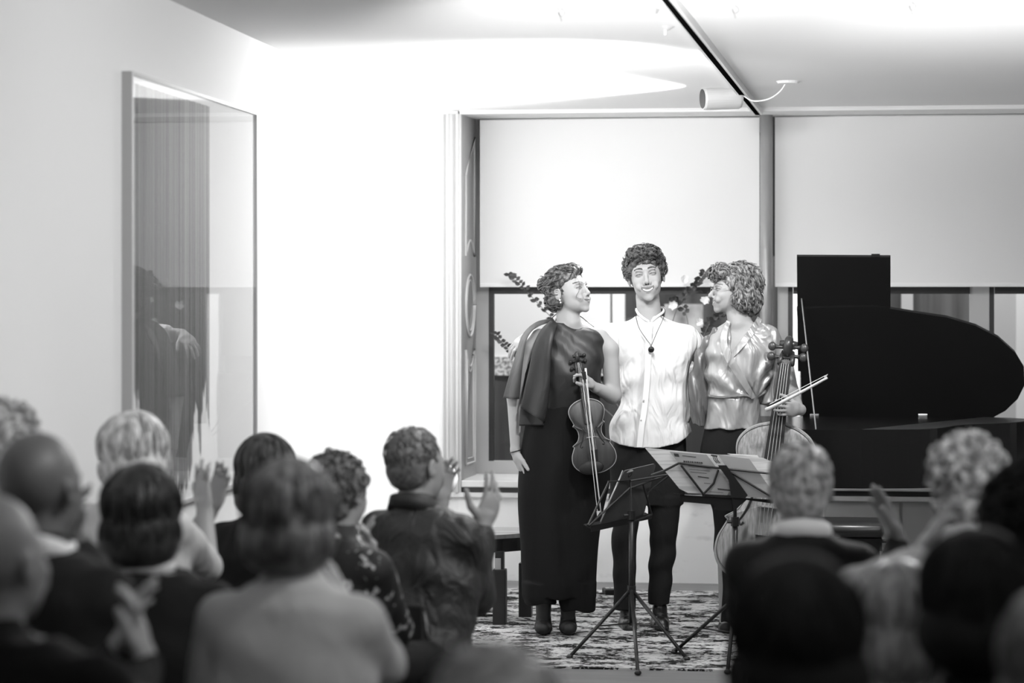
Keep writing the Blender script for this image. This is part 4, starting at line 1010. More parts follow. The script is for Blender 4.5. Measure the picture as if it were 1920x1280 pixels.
# ================================================================ the man in the middle
fr = Fr(11.85); P = fr.P
gz = lambda x, z=0: None
c = P(1211, 516, 0); R = rot(-3, 3, -8); sc = (1.06, 1.05, 1.17)
S = SD(); T = head(S, c, R, sc, male=True, smile=1.0, jaw=.95)
fr.cone(S, (1214, 556, 8), (1219, 606, 10), 22, 23, 6); fr.cone(S, (1216, 575, 2), (1216, 600, 0), 19, 20, 6)
S.loft(fr.rows([(600, 1196, 1242, 8, 22), (615, 1160, 1290, 8, 26), (640, 1156, 1298, 6, 36), (700, 1172, 1284, 6, 38), (780, 1172, 1280, 6, 36), (850, 1160, 1282, 6, 40), (900, 1158, 1280, 6, 40), (935, 1160, 1272, 6, 36)]), .02)
# arms: right arm behind the violinist's shoulders, hand over her far shoulder; left arm behind the cellist
for a, b, ra, rb in (((1162, 628, 8), (1085, 628, 42), 19, 17), ((1085, 628, 42), (1000, 628, 40), 17, 11)): fr.cone(S, a, b, ra, rb, 8)
hand(S, P(992, 629, 26), P(962, 652, 2) - P(992, 629, 26), FW * .7 + RT * .5 - UP * .5, UP * .6 - FW * .6 + RT * .3, .98, (16, 18, 20, 26), 9, (45, 5))
for a, b, ra, rb in (((1290, 630, 8), (1345, 690, 52), 19, 15), ((1345, 690, 52), (1400, 735, 50), 15, 10)): fr.cone(S, a, b, ra, rb, 8)
hand(S, P(1404, 738, 50), P(1430, 745, 42) - P(1404, 738, 50), -FW, UP, 1.0, (10, 10, 10, 10), 4)
for lx in (((1180, 930, 6), (1172, 1010, 2), (1174, 1140, 8)), ((1248, 930, 6), (1246, 1010, 0), (1236, 1140, 8))):
    fr.cone(S, lx[0], lx[1], 28, 19, 8); fr.cone(S, lx[1], lx[2], 18, 11, 6); fr.cone(S, lx[2], (lx[2][0], 1168, 8), 11, 11, 4)
    fr.cone(S, (lx[2][0], 1168, 6), (lx[2][0] + 2, 1172, -34), 12, 9, 4)
fl = (P(1150, 600, -60)[:] * 0 + np.minimum(P(1150, 600, -80), P(1275, 440, 80)) - .0, np.maximum(P(1150, 600, -80), P(1275, 440, 80)), .0021)
def fine(fr, x0, y0, x1, y1, z, st):
    a, b = fr.P(x0, y1, -z), fr.P(x1, y0, z); return (np.minimum(a, b), np.maximum(a, b), st)
man = S.mesh('person', SK, .0048, None, P(1205, 1181, 0) * np.array([1, 1, 0]), fine(fr, 1165, 440, 1262, 600, 40, .0016), col=face_col(T, R.T, c, sc, .31, .13, 1.0, .04, closed=True))
tag(man, 'smiling curly-haired man in a white shirt standing between the two women', 'person')
M['shirt'] = folds(mat('white_cotton', .62, .75), (15, 15, 5), 1.0, .032, 1.2, 1.5)
def creases(amp, fy, seed, lowz, hiz, fx=3.0):
    r = np.random.default_rng(seed); ph = r.uniform(0, 6, 6)
    def f(X, Y, Z):
        u = X * RT[0] + Y * RT[1]
        a = np.sin(fy * Z + 5 * np.sin(7 * u + ph[0]) + ph[1]) * np.sin(9 * u + 3 * Z + ph[2])
        b = np.sin(fy * .6 * Z - 14 * u + 2.5 * np.sin(5 * Z + ph[3]) + ph[4])
        w_ = np.clip((Z - lowz) / .1, 0, 1) * np.clip((hiz - Z) / .1, 0, 1)
        return amp * (a * .6 + b * .5) * (.3 + .7 * w_)
    return f
S = SD()
S.loft(fr.rows([(592, 1194, 1240, 8, 25), (601, 1180, 1254, 8, 29), (607, 1160, 1282, 8, 30), (616, 1143, 1304, 8, 34), (632, 1136, 1312, 8, 39), (660, 1146, 1304, 6, 43), (690, 1158, 1293, 5, 44), (720, 1160, 1291, 4, 43), (760, 1158, 1292, 4, 43), (790, 1148, 1295, 4, 46), (815, 1143, 1297, 4, 48), (845, 1144, 1296, 4, 49)]), .02, n=2.3)
for a, b, ra, rb in (((1165, 630, 8), (1095, 627, 42), 25, 22), ((1095, 627, 42), (1035, 628, 42), 22, 19), ((1285, 634, 8), (1316, 660, 30), 26, 22), ((1316, 660, 30), (1350, 695, 52), 22, 19)): fr.cone(S, a, b, ra, rb, 10)
hy = lambda x: np.interp(x, [1140, 1160, 1200, 1230, 1270, 1300], [822, 832, 838, 837, 828, 806])
def hemcut(X, Y, Z):
    u = (X - P(1220, 800)[0]) * RT[0] + (Y - P(1220, 800)[1]) * RT[1]; px = 1220 + u * fr.s
    return (CAMZ - (hy(px) - HY) / fr.s) - Z + 0 * X
S.add(hemcut, P(1000, 900, -100) - 1, P(1400, 700, 100) + 1, .0, 'i')
# V opening of the collar
S.ell(P(1217, 588, -34), np.array([9, 22, 19]) / fr.s, rot(0, 0, 0), .004, 's')
sh_ = S.mesh('shirt', M['shirt'], .0045, man, disp=creases(.009, 38, 4, .9, 1.30))
def ontube(name, pts, r, m, parent, n=8, closed=False):
    bm = NB(); tube(bm, [tuple(p) for p in pts], r, n); return bm_obj(name, bm, m, parent, smooth=True)
bm = NB()
pc = crom([P(1219, 604, -42), P(1216, 640, -46), P(1214, 700, -50), P(1209, 760, -50), P(1203, 800, -53), P(1199, 838, -53)], 6)
ra_ = [Vector(p) for p in pc]
for a, b in zip(ra_, ra_[1:]): 
    w_ = Vector(RT) * .0135; dd_ = Vector(FW) * .012
    vs = [bm.verts.new(q) for q in (a - w_, a + w_, b + w_, b - w_, a - w_ + dd_, a + w_ + dd_, b + w_ + dd_, b - w_ + dd_)]
    for f in ((0, 1, 2, 3), (0, 3, 7, 4), (1, 5, 6, 2), (4, 7, 6, 5)): bm.faces.new([vs[i] for i in f])
bmesh.ops.remove_doubles(bm, verts=bm.verts, dist=1e-5)
plk = bm_obj('button_placket', bm, mat('placket_cotton', .72, .7), man)
for x, y in ((1207, 751), (1202, 788)):
    bm = NB(); p = Vector(P(x, y, -51.5 if y > 700 else -48)); tube(bm, [p, p - Vector(FW) * .003], .0045, 12); bm_obj('button', bm, mat('button', .35, .4), man)
ontube('collar', crom([P(1217, 603, -22), P(1206, 596, -20), P(1195, 585, -6), P(1196, 577, 14), P(1219, 573, 30), P(1243, 577, 16), P(1243, 585, -4), P(1231, 594, -20), P(1221, 603, -22)], 6), .0065, mat('collar_cotton', .72, .7), man)
nk = empty('pendant_necklace', tuple(P(1221, 655, -54)), 'black cord necklace with a round dark pendant worn over the white shirt', 'necklace')
ontube('cord', crom([P(1190, 577, 0), P(1192, 592, -26), P(1200, 618, -44), P(1220, 646, -53), P(1221, 648, -53), P(1233, 620, -45), P(1244, 595, -28), P(1245, 577, 0), P(1220, 571, 34), P(1190, 577, 0)], 6), .0016, M['ebony'], nk)
bm = NB(); ellb(bm, P(1221, 655, -54), (.0150, .006, .0150), 16, Rc_); bm_obj('pendant', bm, mat('pendant_glass', .01, .08), nk, smooth=True)
M['trs'] = folds(mat('black_trousers', .012, .9, spec=.2), (12, 12, 8), .5, .01)
S = SD()
S.loft(fr.rows([(800, 1158, 1284, 6, 40), (860, 1143, 1289, 6, 43), (900, 1143, 1286, 6, 44), (945, 1143, 1282, 6, 40)]), .02)
S.loft(fr.rows([(930, 1143, 1212, 6, 36), (985, 1149, 1196, 3, 28), (1000, 1146, 1194, 2, 26), (1081, 1150, 1192, 5, 22), (1142, 1151, 1192, 8, 22)]), .02)
S.loft(fr.rows([(930, 1213, 1278, 6, 36), (985, 1216, 1271, 3, 30), (998, 1219, 1271, 1, 27), (1081, 1216, 1261, 5, 23), (1132, 1215, 1255, 8, 22)]), .02)
S.mesh('trousers', M['trs'], .0055, man, disp=creases(.006, 50, 9, .2, .6))
M['boot'] = mat('brown_leather', .012, .32)
for x, nm in ((1177, 0), (1237, 0)):
    S = SD(); fr.cone(S, (x, 1140, 8), (x, 1168, 8), 14, 15, 4); fr.cone(S, (x, 1168, 10), (x + 3, 1170, -34), 15, 12, 8, (RT, 1.15)); fr.cone(S, (x, 1178, 12), (x + 4, 1178, -42), 10, 10, 4, (RT, 1.35))
    S.add(lambda X, Y, Z: .004 - Z + 0 * X, P(x, 1181) - 1, P(x, 1181) + 1, 0, 'i')
    sh = S.mesh('boot', M['boot'], .004, man)
    bm = NB()
    for j in range(5): tube(bm, [P(x - 6, 1150 + j * 4.5, -7 - j * 4.5), P(x + 8, 1151 + j * 4.5, -8 - j * 4.5)], .0016, 6)
    lc = bm_obj('laces', bm, M['ebony'], man); lc.name = 'laces'
def hairmat(name, c0, c1, s=(60, 60, 60), rough=.45):
    return noisy(mat(name, c1, rough), c0, c1, s, 3, .35, .68, .3, .004)
M['hairB'] = hairmat('brown_hair', .012, .10)
def mophair(frm, cR, S_list, parent, m, n, curl, length, r, seed, grow, srcs, step=.004, disp_a=.007, disp_f=55, cuts=(), tight=1.6, name='hair', per=5, kb=.012):
    S = SD()
    for cc, rr in S_list: S.ell(cc, rr, cR, kb)
    for cc, rr in cuts: S.ell(cc, rr, cR, .010, 's')
    o = S.mesh(name, m, step, parent, disp=lambda x, y, z: disp_a * wob(x, y, z, disp_f, seed) + disp_a * .4 * wob(x, y, z, disp_f * 2.3, seed + 1))
    parts = []
    for pf, nn in srcs: parts.append(hair_curls(pf, int(n * nn), length, r, curl, grow, seed + len(parts), tightness=tight, per=per))
    V, Q = merge(parts)
    lk_ = mesh_np('curls' if curl > .004 else 'strands', V, Q, m, parent)
    return o
def hp(x, y, z): return c + R @ (np.array([x, y, z]) * np.array(sc))
srcs = [(ell_pts(hp(0, .020, .052), (.096, .106, .088), R, -.35, lambda v: not (v[1] < -.5 and v[2] < .12)), 1.0), (ell_pts(hp(0, -.050, .086), (.080, .050, .040), R, -.8), .75), (ell_pts(hp(-.068, .0, .022), (.032, .049, .058), R, -.9, lambda v: v[0] < .2), .12), (ell_pts(hp(.068, .005, .030), (.032, .049, .052), R, -.9, lambda v: v[0] > -.2), .12), (ell_pts(hp(0, .05, -.005), (.084, .070, .075), R, -.6, lambda v: v[1] > -.1), .3)]
mophair(fr, R, [(hp(0, .020, .052), (.092, .104, .086)), (hp(0, -.050, .086), (.076, .046, .036)), (hp(-.068, .0, .022), (.028, .045, .056)), (hp(.068, .005, .030), (.028, .045, .050)), (hp(0, .06, -.01), (.075, .055, .07))], man, M['hairB'], 230, .009, .050, .0012, 11,
        lambda p, n, rg: fld(p, 38, 3) * 1.2 + rg.normal(size=3) * .25 + np.array([0, 0, -.35]), srcs, tight=.9, per=7,
        cuts=[(hp(0, -.118, -.014), (.064, .072, .062)), (hp(-.085, -.02, -.035), (.02, .035, .035)), (hp(.085, -.02, -.035), (.02, .035, .035))])
# ================================================================ the violinist
fr = Fr(11.62); P = fr.P
c = P(1066, 546, 0); R = rot(56, 13, 0); sc = (1.0, 1.0, 1.04)
S = SD(); T = head(S, c, R, sc, smile=.55, nose=-.6, jaw=.95)
fr.cone(S, (1060, 568, 8), (1064, 612, 8), 18.5, 20, 6); fr.cone(S, (1068, 575, -2), (1072, 605, -4), 15, 18, 6)
S.loft(fr.rows([(608, 1040, 1092, 6, 20), (620, 1010, 1120, 6, 24), (640, 1005, 1126, 4, 34), (690, 1022, 1122, 0, 38), (760, 1034, 1120, 4, 32), (820, 1000, 1122, 4, 38), (900, 995, 1122, 4, 38), (940, 1000, 1118, 4, 34)]), .02)
# her right arm hangs down
fr.cone(S, (1010, 630, 6), (996, 652, 4), 14, 14, 8); fr.cone(S, (996, 652, 4), (966, 745, 8), 14, 13, 8); fr.cone(S, (964, 742, 12), (966, 846, -2), 14, 8.5, 8)
hand(S, P(967, 850, -3), P(981, 892, -12) - P(967, 850, -3), P(1010, 870, 8) - P(975, 870, 0) - FW * -.0, P(990, 860, -40) - P(975, 870, 0), .92, (12, 16, 20, 22), 3, (30, 10))
# her left arm bends up to the violin
fr.cone(S, (1126, 632, 6), (1143, 655, 4), 15, 16, 8); fr.cone(S, (1143, 655, 4), (1149, 738, 2), 16.5, 15, 8); fr.cone(S, (1149, 742, 0), (1112, 724, -38), 15.5, 9, 8)
hw = P(1112, 724, -38)
hand(S, hw, P(1096, 704, -50) - hw, -RT - UP * .1 - FW * .2, UP * .6 - FW * .5, .90, (22, 52, 58, 60), 12, (22, 40))
for a in ((1020, 1150), (1065, 1150)):
    fr.cone(S, (a[0], 930, 6), (a[0], 1060, 6), 24, 16, 6); fr.cone(S, (a[0], 1060, 6), (a[0], 1165, 8), 15, 11, 5); fr.cone(S, (a[0], 1172, 6), (a[0], 1176, -28), 10, 8, 4)
V1 = S.mesh('person', SK, .0045, None, P(1045, 1185, 0) * np.array([1, 1, 0]), fine(fr, 1035, 480, 1125, 600, 40, .0016), col=face_col(T, R.T, c, sc, .32, .17, .55, .07, closed=True))
tag(V1, 'woman with pinned-up curly hair in a dark draped top and black skirt holding a violin', 'person')
M['drape'] = folds(mat('dark_grey_silk', .016, .5), (5, 5, 3), .6, .02, 1.2)
S = SD()
S.loft(fr.rows([(606, 1030, 1062, 4, 20), (613, 1022, 1100, 4, 26), (622, 1012, 1124, 4, 31), (640, 1005, 1134, 2, 38), (672, 1006, 1132, -2, 44), (700, 1014, 1127, -4, 45), (730, 1020, 1125, -2, 42), (768, 1020, 1128, 4, 38)]), .02, n=2.2)
S.ell(P(1082, 596, -30), np.array([27, 40, 21]) / fr.s, rot(), .006, 's')
S.mesh('draped_top', M['drape'], .0045, V1, disp=lambda x, y, z: .0035 * np.sin(60 * (z + (x * RT[0] + y * RT[1]) * .9) + 3 * np.sin(8 * z)) * np.clip((z - 1.18) / .15, 0, 1) + .002 * wob(x, y, z, 22, 5))
Pp = lambda *a: P(*a)
def sh_px(name, L, Rr, m, **k): return sheet(name, [P(*p) for p in L], [P(*p) for p in Rr], m, V1, **k)
sh_px('front_drape', [(1034, 599, -6), (1014, 618, -26), (1000, 648, -32), (992, 690, -34), (983, 730, -36), (976, 764, -36)], [(1046, 606, -14), (1040, 625, -38), (1034, 660, -46), (1032, 710, -46), (1028, 760, -46), (1022, 792, -44)], M['drape'], waves=.010, nw=1.2, bulge=.02, phase=.6)
sh_px('back_drape', [(1036, 596, 4), (1004, 604, 4), (979, 628, 4), (966, 668, 4), (953, 710, 4), (943, 746, 4)], [(1040, 602, -8), (1008, 613, -22), (989, 634, -28), (981, 676, -28), (977, 716, -26), (974, 748, -26)], M['drape'], waves=.006, nw=1.0, bulge=.012, phase=2)
sh_px('under_drape', [(990, 660, 0), (982, 720, -10), (976, 760, -22), (973, 798, -26)], [(1010, 660, -20), (1014, 720, -34), (1018, 770, -38), (1020, 797, -36)], mat('drape_lining', .018, .6), waves=.008, nw=1.0)
ontube('neck_strap', crom([P(1114, 613, -28), P(1102, 604, -20), P(1090, 594, -8), P(1072, 586, 18), P(1050, 586, 20), P(1038, 593, 6), P(1030, 604, -4)], 5), .0022, M['drape'], V1)
M['skirt'] = folds(mat('black_skirt', .010, .95, spec=.15), (14, 14, 2), .4, .01)
S = SD()
S.loft(fr.rows([(762, 1010, 1130, 4, 38), (790, 985, 1138, 4, 42), (850, 974, 1142, 4, 46), (900, 970, 1142, 4, 48), (950, 971, 1134, 4, 46), (1020, 978, 1126, 4, 46), (1090, 980, 1120, 4, 46), (1118, 980, 1118, 4, 44)]), .01)
S.loft(fr.rows([(1090, 980, 1040, 0, 40), (1118, 981, 1040, 0, 40), (1130, 985, 1042, 0, 38)]), .01); S.loft(fr.rows([(1090, 1048, 1119, 6, 42), (1130, 1050, 1117, 6, 42), (1143, 1054, 1116, 6, 40)]), .01)
S.mesh('skirt', M['skirt'], .0055, V1, disp=lambda x, y, z: .006 * np.sin(45 * (x * RT[0] + y * RT[1]) + 2 * np.sin(3 * z)))
M['shoe'] = mat('black_suede', .01, .6)
for x in (1019, 1065):
    S = SD(); fr.cone(S, (x, 1095, 7), (x, 1165, 8), 17, 13, 4); S.mesh('stocking', mat('sheer_stocking', .02, .5), .004, V1)
    S = SD(); fr.cone(S, (x, 1158, 10), (x, 1172, 8), 14.5, 15, 4); fr.cone(S, (x, 1176, 10), (x + (3 if x > 1040 else -2), 1178, -32), 14, 11, 5, (RT, 1.2)); S.add(lambda X, Y, Z: .004 - Z + 0 * X, P(x, 1181) - 1, P(x, 1181) + 1, 0, 'i'); S.mesh('shoe', M['shoe'], .004, V1)
def hp(x, y, z): return c + R @ (np.array([x, y, z]) * np.array(sc))
M['hairV'] = hairmat('dark_curly_hair', .010, .13)
srcs = [(ell_pts(hp(0, .022, .040), (.085, .102, .088), R, -.7, lambda v: v[1] > -.62 or v[2] > .62), 1.0), (ell_pts(hp(0, .112, .058), (.048, .042, .044), R, -.9), .35), (ell_pts(hp(0, .070, -.025), (.072, .056, .064), R, -.95), .4), (ell_pts(hp(0, -.042, .088), (.056, .042, .032), R, -.8), .4), (ell_pts(hp(-.056, .045, -.02), (.034, .048, .058), R, -.9, lambda v: v[0] < .2), .15)]
mophair(fr, R, [(hp(0, .022, .040), (.082, .098, .085)), (hp(0, -.042, .085), (.054, .040, .028)), (hp(0, .112, .056), (.044, .038, .040)), (hp(0, .070, -.025), (.068, .052, .060)), (hp(-.056, .045, -.02), (.030, .045, .055))], V1, M['hairV'], 260, .006, .070, .0010, 21,
        lambda p, n, rg: R @ (np.array([0, 1.0, -.15]) + fld(p, 26, 8) * .5 + rg.normal(size=3) * .12), srcs, disp_a=.004, tight=1.1, per=7,
        cuts=[(hp(0, -.114, -.018), (.070, .078, .074)), (hp(-.088, -.035, -.03), (.022, .050, .048))])
ontube('loose_curl', crom([T(-.040, -.070, .085), T(-.046, -.085, .050), T(-.040, -.094, .015), T(-.052, -.090, -.018), T(-.062, -.075, -.04), T(-.050, -.086, -.054), T(-.036, -.090, -.05)], 5), .0009, M['hairV'], V1)
bm = NB(); ellb(bm, T(-.084, .004, -.040), (.0045,) * 3, 10); ellb(bm, T(-.085, .002, -.052), (.004,) * 3, 10); o = bm_obj('earring', bm, M['white'], V1, smooth=True)
ring = [P(966 + 10.5 * math.cos(a), 846 - 3 * math.cos(a), -3 - 11 * math.sin(a)) for a in np.linspace(0, 6.2832, 20)]
bm = NB(); tube(bm, [tuple(p) for p in ring], .0022, 6); o = bm_obj('beaded_bracelet', bm, M['ebony'], origin=tuple(ring[0])); tag(o, 'thin dark beaded bracelet on the violinist\'s hanging wrist', 'bracelet')
# ================================================================ the cellist
fr = Fr(11.72); P = fr.P
c = P(1375, 543, 0); R = rot(-84, 2, 0); sc = (1.0, 1.0, 1.0)
S = SD(); T = head(S, c, R, sc, smile=.9, nose=.8, jaw=.9, ears=(0, 0))
fr.cone(S, (1386, 572, 0), (1392, 612, 4), 18, 20, 6); fr.cone(S, (1375, 580, -4), (1382, 606, -6), 14, 17, 6)
S.loft(fr.rows([(606, 1366, 1418, 4, 20), (620, 1340, 1446, 4, 24), (640, 1334, 1454, 2, 34), (690, 1334, 1440, 0, 38), (750, 1342, 1420, 2, 32), (800, 1330, 1430, 2, 36), (900, 1325, 1432, 2, 38), (940, 1330, 1430, 4, 34)]), .02)
fr.cone(S, (1350, 642, 6), (1322, 690, 22), 12, 12, 8); fr.cone(S, (1322, 690, 22), (1300, 760, 45), 13, 9, 8); hand(S, P(1298, 764, 46), -UP - RT * .4, -RT, FW, .9)
fr.cone(S, (1450, 635, 6), (1470, 668, 4), 15, 15, 8); fr.cone(S, (1470, 668, 4), (1484, 734, -12), 14.5, 13, 8); fr.cone(S, (1484, 736, -14), (1499, 768, -100), 13, 9, 8)
hw = P(1499, 768, -102)
hand(S, hw, P(1465, 766, -134) - hw, FW, UP - FW * .2, .92, (22, 26, 30, 36), 8, (50, 45))
for a in (1360, 1410):
    fr.cone(S, (a, 930, 6), (a, 1040, 4), 24, 17, 6); fr.cone(S, (a, 1040, 4), (a, 1165, 8), 15, 11, 5); fr.cone(S, (a, 1172, 6), (a, 1176, -28), 10, 8, 4)
V3 = S.mesh('person', SK, .0045, None, P(1385, 1183, 0) * np.array([1, 1, 0]), fine(fr, 1325, 480, 1410, 600, 40, .0016), col=face_col(T, R.T, c, sc, .31, .16, .9, .12, closed=False))
tag(V3, 'woman in glasses and a satin wrap blouse turning to smile, beside the cello', 'person')
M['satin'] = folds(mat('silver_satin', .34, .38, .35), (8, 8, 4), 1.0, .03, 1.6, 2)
S = SD()
S.loft(fr.rows([(604, 1364, 1420, 4, 24), (610, 1350, 1434, 4, 27), (618, 1338, 1450, 4, 30), (632, 1328, 1460, 2, 37), (660, 1322, 1460, 0, 42), (700, 1322, 1450, -2, 44), (735, 1325, 1436, 0, 42), (748, 1330, 1424, 0, 39), (775, 1325, 1424, 0, 40), (803, 1321, 1424, 0, 42)]), .02, n=2.2)
S.ell(P(1386, 592, -16), np.array([25, 36, 28]) / fr.s, rot(0, 0, 0), .004, 's')
# V neck wedge
def vcut(X, Y, Z):
    u = ((X - P(1369, 668)[0]) * RT[0] + (Y - P(1369, 668)[1]) * RT[1]) * fr.s; v = (Z - P(1369, 668)[2]) * fr.s
    dep = ((X - P(1369, 668)[0]) * FW[0] + (Y - P(1369, 668)[1]) * FW[1]) * fr.s
    ce = np.interp(np.ravel(v), [0, 70], [0, 20]).reshape(v.shape); hwid = np.interp(np.ravel(v), [0, 30, 70], [0, 10, 25]).reshape(v.shape)
    return np.maximum(np.maximum(np.abs(u - ce) - hwid, -v), dep + 5) / fr.s
S.add(vcut, P(1340, 670, -80), P(1440, 590, 10), .002, 's')
def satin_d(x, y, z):
    u = (x * RT[0] + y * RT[1] - P(1415, 745)[0] * RT[0] - P(1415, 745)[1] * RT[1]); v = z - P(1415, 745)[2]
    a = np.arctan2(v, -u); rr = np.hypot(u, v)
    up = v > 0
    return np.where(up, .006 * np.sin(a * 13 + 1.5 * np.sin(rr * 22)) * np.clip(rr / .06, 0, 1) * np.clip((.42 - rr) / .15, 0, 1), .004 * np.sin(u * 60 + 2 * np.sin(v * 20)))
S.mesh('wrap_blouse', M['satin'], .0042, V3, disp=satin_d)
fr_, P_ = fr, P
def lap(name, pts, w, m):
    q = crom([P(*p) for p in pts], 6); bm = NB(); prev = None
    for i, p in enumerate(q):
        t = q[min(i + 1, len(q) - 1)] - q[max(i - 1, 0)]; t /= np.linalg.norm(t); sd2 = np.cross(t, FW); sd2 /= np.linalg.norm(sd2)
        ww = np.interp(i / len(q), [0, .5, 1], w) / fr.s
        row = [bm.verts.new(p - sd2 * ww - FW * .001), bm.verts.new(p + sd2 * ww - FW * .003), bm.verts.new(p + sd2 * ww + FW * .010), bm.verts.new(p - sd2 * ww + FW * .010)]
        if prev:
            for k_ in range(4): bm.faces.new([prev[k_], prev[(k_ + 1) % 4], row[(k_ + 1) % 4], row[k_]])
        prev = row
    return bm_obj(name, bm, m, V3)
lap('lapel', [(1366, 602, -22), (1358, 625, -38), (1358, 648, -43), (1370, 676, -46), (1388, 705, -47), (1402, 728, -46), (1413, 746, -42)], [4, 8, 4], M['satin'])
lap('lapel', [(1425, 596, 0), (1416, 612, -22), (1398, 636, -40), (1382, 656, -45), (1372, 668, -46)], [5, 6, 3], M['satin'])
lap('waist_seam', [(1329, 741, -30), (1350, 744, -40), (1375, 742, -43), (1398, 740, -43), (1412, 746, -42)], [1.5, 2, 2], M['satin'])
def satin_sheet(nm, L, Rr, m, **k): return sheet(nm, [P(*p) for p in L], [P(*p) for p in Rr], m, V3, **k)
S = SD(); S.loft(fr.rows([(616, 1338, 1354, 6, 12), (630, 1324, 1344, 6, 15), (648, 1310, 1336, 8, 17), (690, 1296, 1330, 10, 20), (735, 1290, 1332, 12, 22), (772, 1291, 1331, 12, 22), (797, 1298, 1326, 12, 18)]), .02)
sat2 = folds(mat('shaded_satin', .13, .36, .35), (8, 8, 2), .9, .03, 1.2, 2)  # darker copy of the blouse satin; the sleeve's shade is in its colour
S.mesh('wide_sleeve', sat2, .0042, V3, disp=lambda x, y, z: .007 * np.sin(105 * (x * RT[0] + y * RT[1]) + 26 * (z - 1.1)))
S = SD(); S.loft(fr.rows([(606, 1420, 1440, 4, 16), (614, 1426, 1453, 2, 20), (628, 1430, 1465, 2, 24), (650, 1436, 1475, 2, 26), (690, 1440, 1484, 0, 26), (720, 1438, 1490, -4, 28), (742, 1433, 1494, -8, 30), (756, 1430, 1490, -10, 30)]), .02)
S.mesh('hanging_sleeve', M['satin'], .0045, V3, disp=lambda x, y, z: .006 * np.sin(75 * (x * RT[0] + y * RT[1]) + 3 * np.sin(7 * z)) * np.clip((1.56 - z) / .1, 0, 1))
S = SD()
S.loft(fr.rows([(790, 1324, 1424, 2, 38), (840, 1313, 1430, 2, 42), (900, 1310, 1432, 2, 44), (935, 1318, 1430, 2, 42)]), .02)
S.loft(fr.rows([(930, 1326, 1385, 2, 36), (954, 1336, 1385, 2, 34), (993, 1340, 1382, 2, 28), (1033, 1337, 1380, 0, 26), (1058, 1350, 1380, 4, 22), (1100, 1352, 1376, 6, 20), (1172, 1350, 1374, 8, 20)]), .02)
S.loft(fr.rows([(930, 1386, 1430, 4, 36), (1000, 1388, 1430, 4, 28), (1100, 1396, 1428, 6, 22), (1172, 1396, 1424, 8, 20)]), .02)
S.mesh('trousers', M['trs'], .0055, V3)
for x in (1361, 1411):
    S = SD(); fr.cone(S, (x, 1165, 10), (x, 1174, 8), 12, 13, 4); fr.cone(S, (x, 1176, 10), (x, 1178, -32), 12, 10, 5, (RT, 1.2)); S.add(lambda X, Y, Z: .004 - Z + 0 * X, P(x, 1181) - 1, P(x, 1181) + 1, 0, 'i'); S.mesh('shoe', M['shoe'], .004, V3)
def hp(x, y, z): return c + R @ (np.array([x, y, z]) * np.array(sc))
M['hairC'] = hairmat('light_brown_hair', .035, .30)
srcs = [(ell_pts(hp(0, .028, .042), (.091, .113, .088), R, -.55, lambda v: v[1] > -.62 or v[2] > .5), 1.0), (ell_pts(hp(0, -.070, .078), (.066, .050, .038), R, -.9), .7), (ell_pts(hp(0, .070, -.045), (.082, .062, .070), R, -.95, lambda v: v[1] > -.4), .6), (ell_pts(hp(.058, .04, -.035), (.040, .060, .060), R, -.95, lambda v: v[0] > -.3), .35)]
mophair(fr, R, [(hp(0, .028, .042), (.088, .109, .084)), (hp(0, -.062, .078), (.062, .048, .034)), (hp(0, .072, -.045), (.072, .055, .066)), (hp(-.058, .04, -.035), (.034, .055, .056)), (hp(.058, .04, -.035), (.034, .055, .056))], V3, M['hairC'], 250, .013, .070, .0013, 31,
        lambda p, n, rg: R @ (np.array([0, .35, -.7]) + fld(p, 24, 17) * 1.0 + rg.normal(size=3) * .15), srcs, disp_a=.006, tight=.75, per=8,
        cuts=[(hp(0, -.110, -.022), (.072, .066, .066)), (hp(-.095, -.055, -.04), (.03, .050, .05)), (hp(.095, -.055, -.04), (.03, .050, .05))])
gl_ = empty('glasses', tuple(T(0, -.11, .0)), 'thin-rimmed glasses on the cellist\'s face', 'glasses')
for sg in (-1, 1):
    bm = NB(); tube(bm, [tuple(T(sg * .032 + .021 * math.cos(a), -.104 + .004 * math.cos(a) ** 2, -.004 + .018 * math.sin(a))) for a in np.linspace(0, 6.2832, 22)], .0011, 6); bm_obj('rim', bm, M['steel'], gl_, smooth=True)
    bm = NB(); tube(bm, [tuple(T(sg * .054, -.100, .0)), tuple(T(sg * .074, -.07, .002)), tuple(T(sg * .080, .01, .0))], .0011, 6); bm_obj('temple', bm, M['steel'], gl_, smooth=True)
bm = NB(); tube(bm, [tuple(T(-.011, -.106, .0)), tuple(T(0, -.110, .004)), tuple(T(.011, -.106, .0))], .0011, 6); bm_obj('bridge', bm, M['steel'], gl_, smooth=True)
# ================================================================ the audience
M['chair'] = mat('dark_chair', .02, .5); M['chairleg'] = mat('chair_leg', .05, .3, .6)
def chair(x, y, yaw, i):
    """a dark stacking chair whose sitter faces along yaw"""
    Rm = Matrix.Translation((x, y, 0)) @ Matrix.Rotation(yaw, 4, 'Z')
    r = empty('audience_chair', (x, y, 0), None, None, 'dark audience chairs in rows', )
    def mk(nm, f, m, sm=False):
        bm = NB(); f(bm); bmesh.ops.transform(bm, matrix=Rm, verts=bm.verts); return bm_obj(nm, bm, m, r, smooth=sm)
    mk('seat', lambda b: box(b, (-.21, -.20, .415), (.21, .22, .445), bev=.01), M['chair'])
    mk('backrest', lambda b: box(b, (-.17, -.225, .52), (.17, -.205, .66), bev=.008), M['chair'])
    for sx in (-.19, .19):
        mk('leg', lambda b: tube(b, [(sx, -.17, .415), (sx, -.235, 0)], .011, 8), M['chairleg'], True)
        mk('leg', lambda b: tube(b, [(sx, .19, .415), (sx, .22, 0)], .011, 8), M['chairleg'], True)
        mk('back_post', lambda b: tube(b, [(sx, -.17, .415), (sx * .85, -.214, .64)], .010, 8), M['chairleg'], True)
    return r
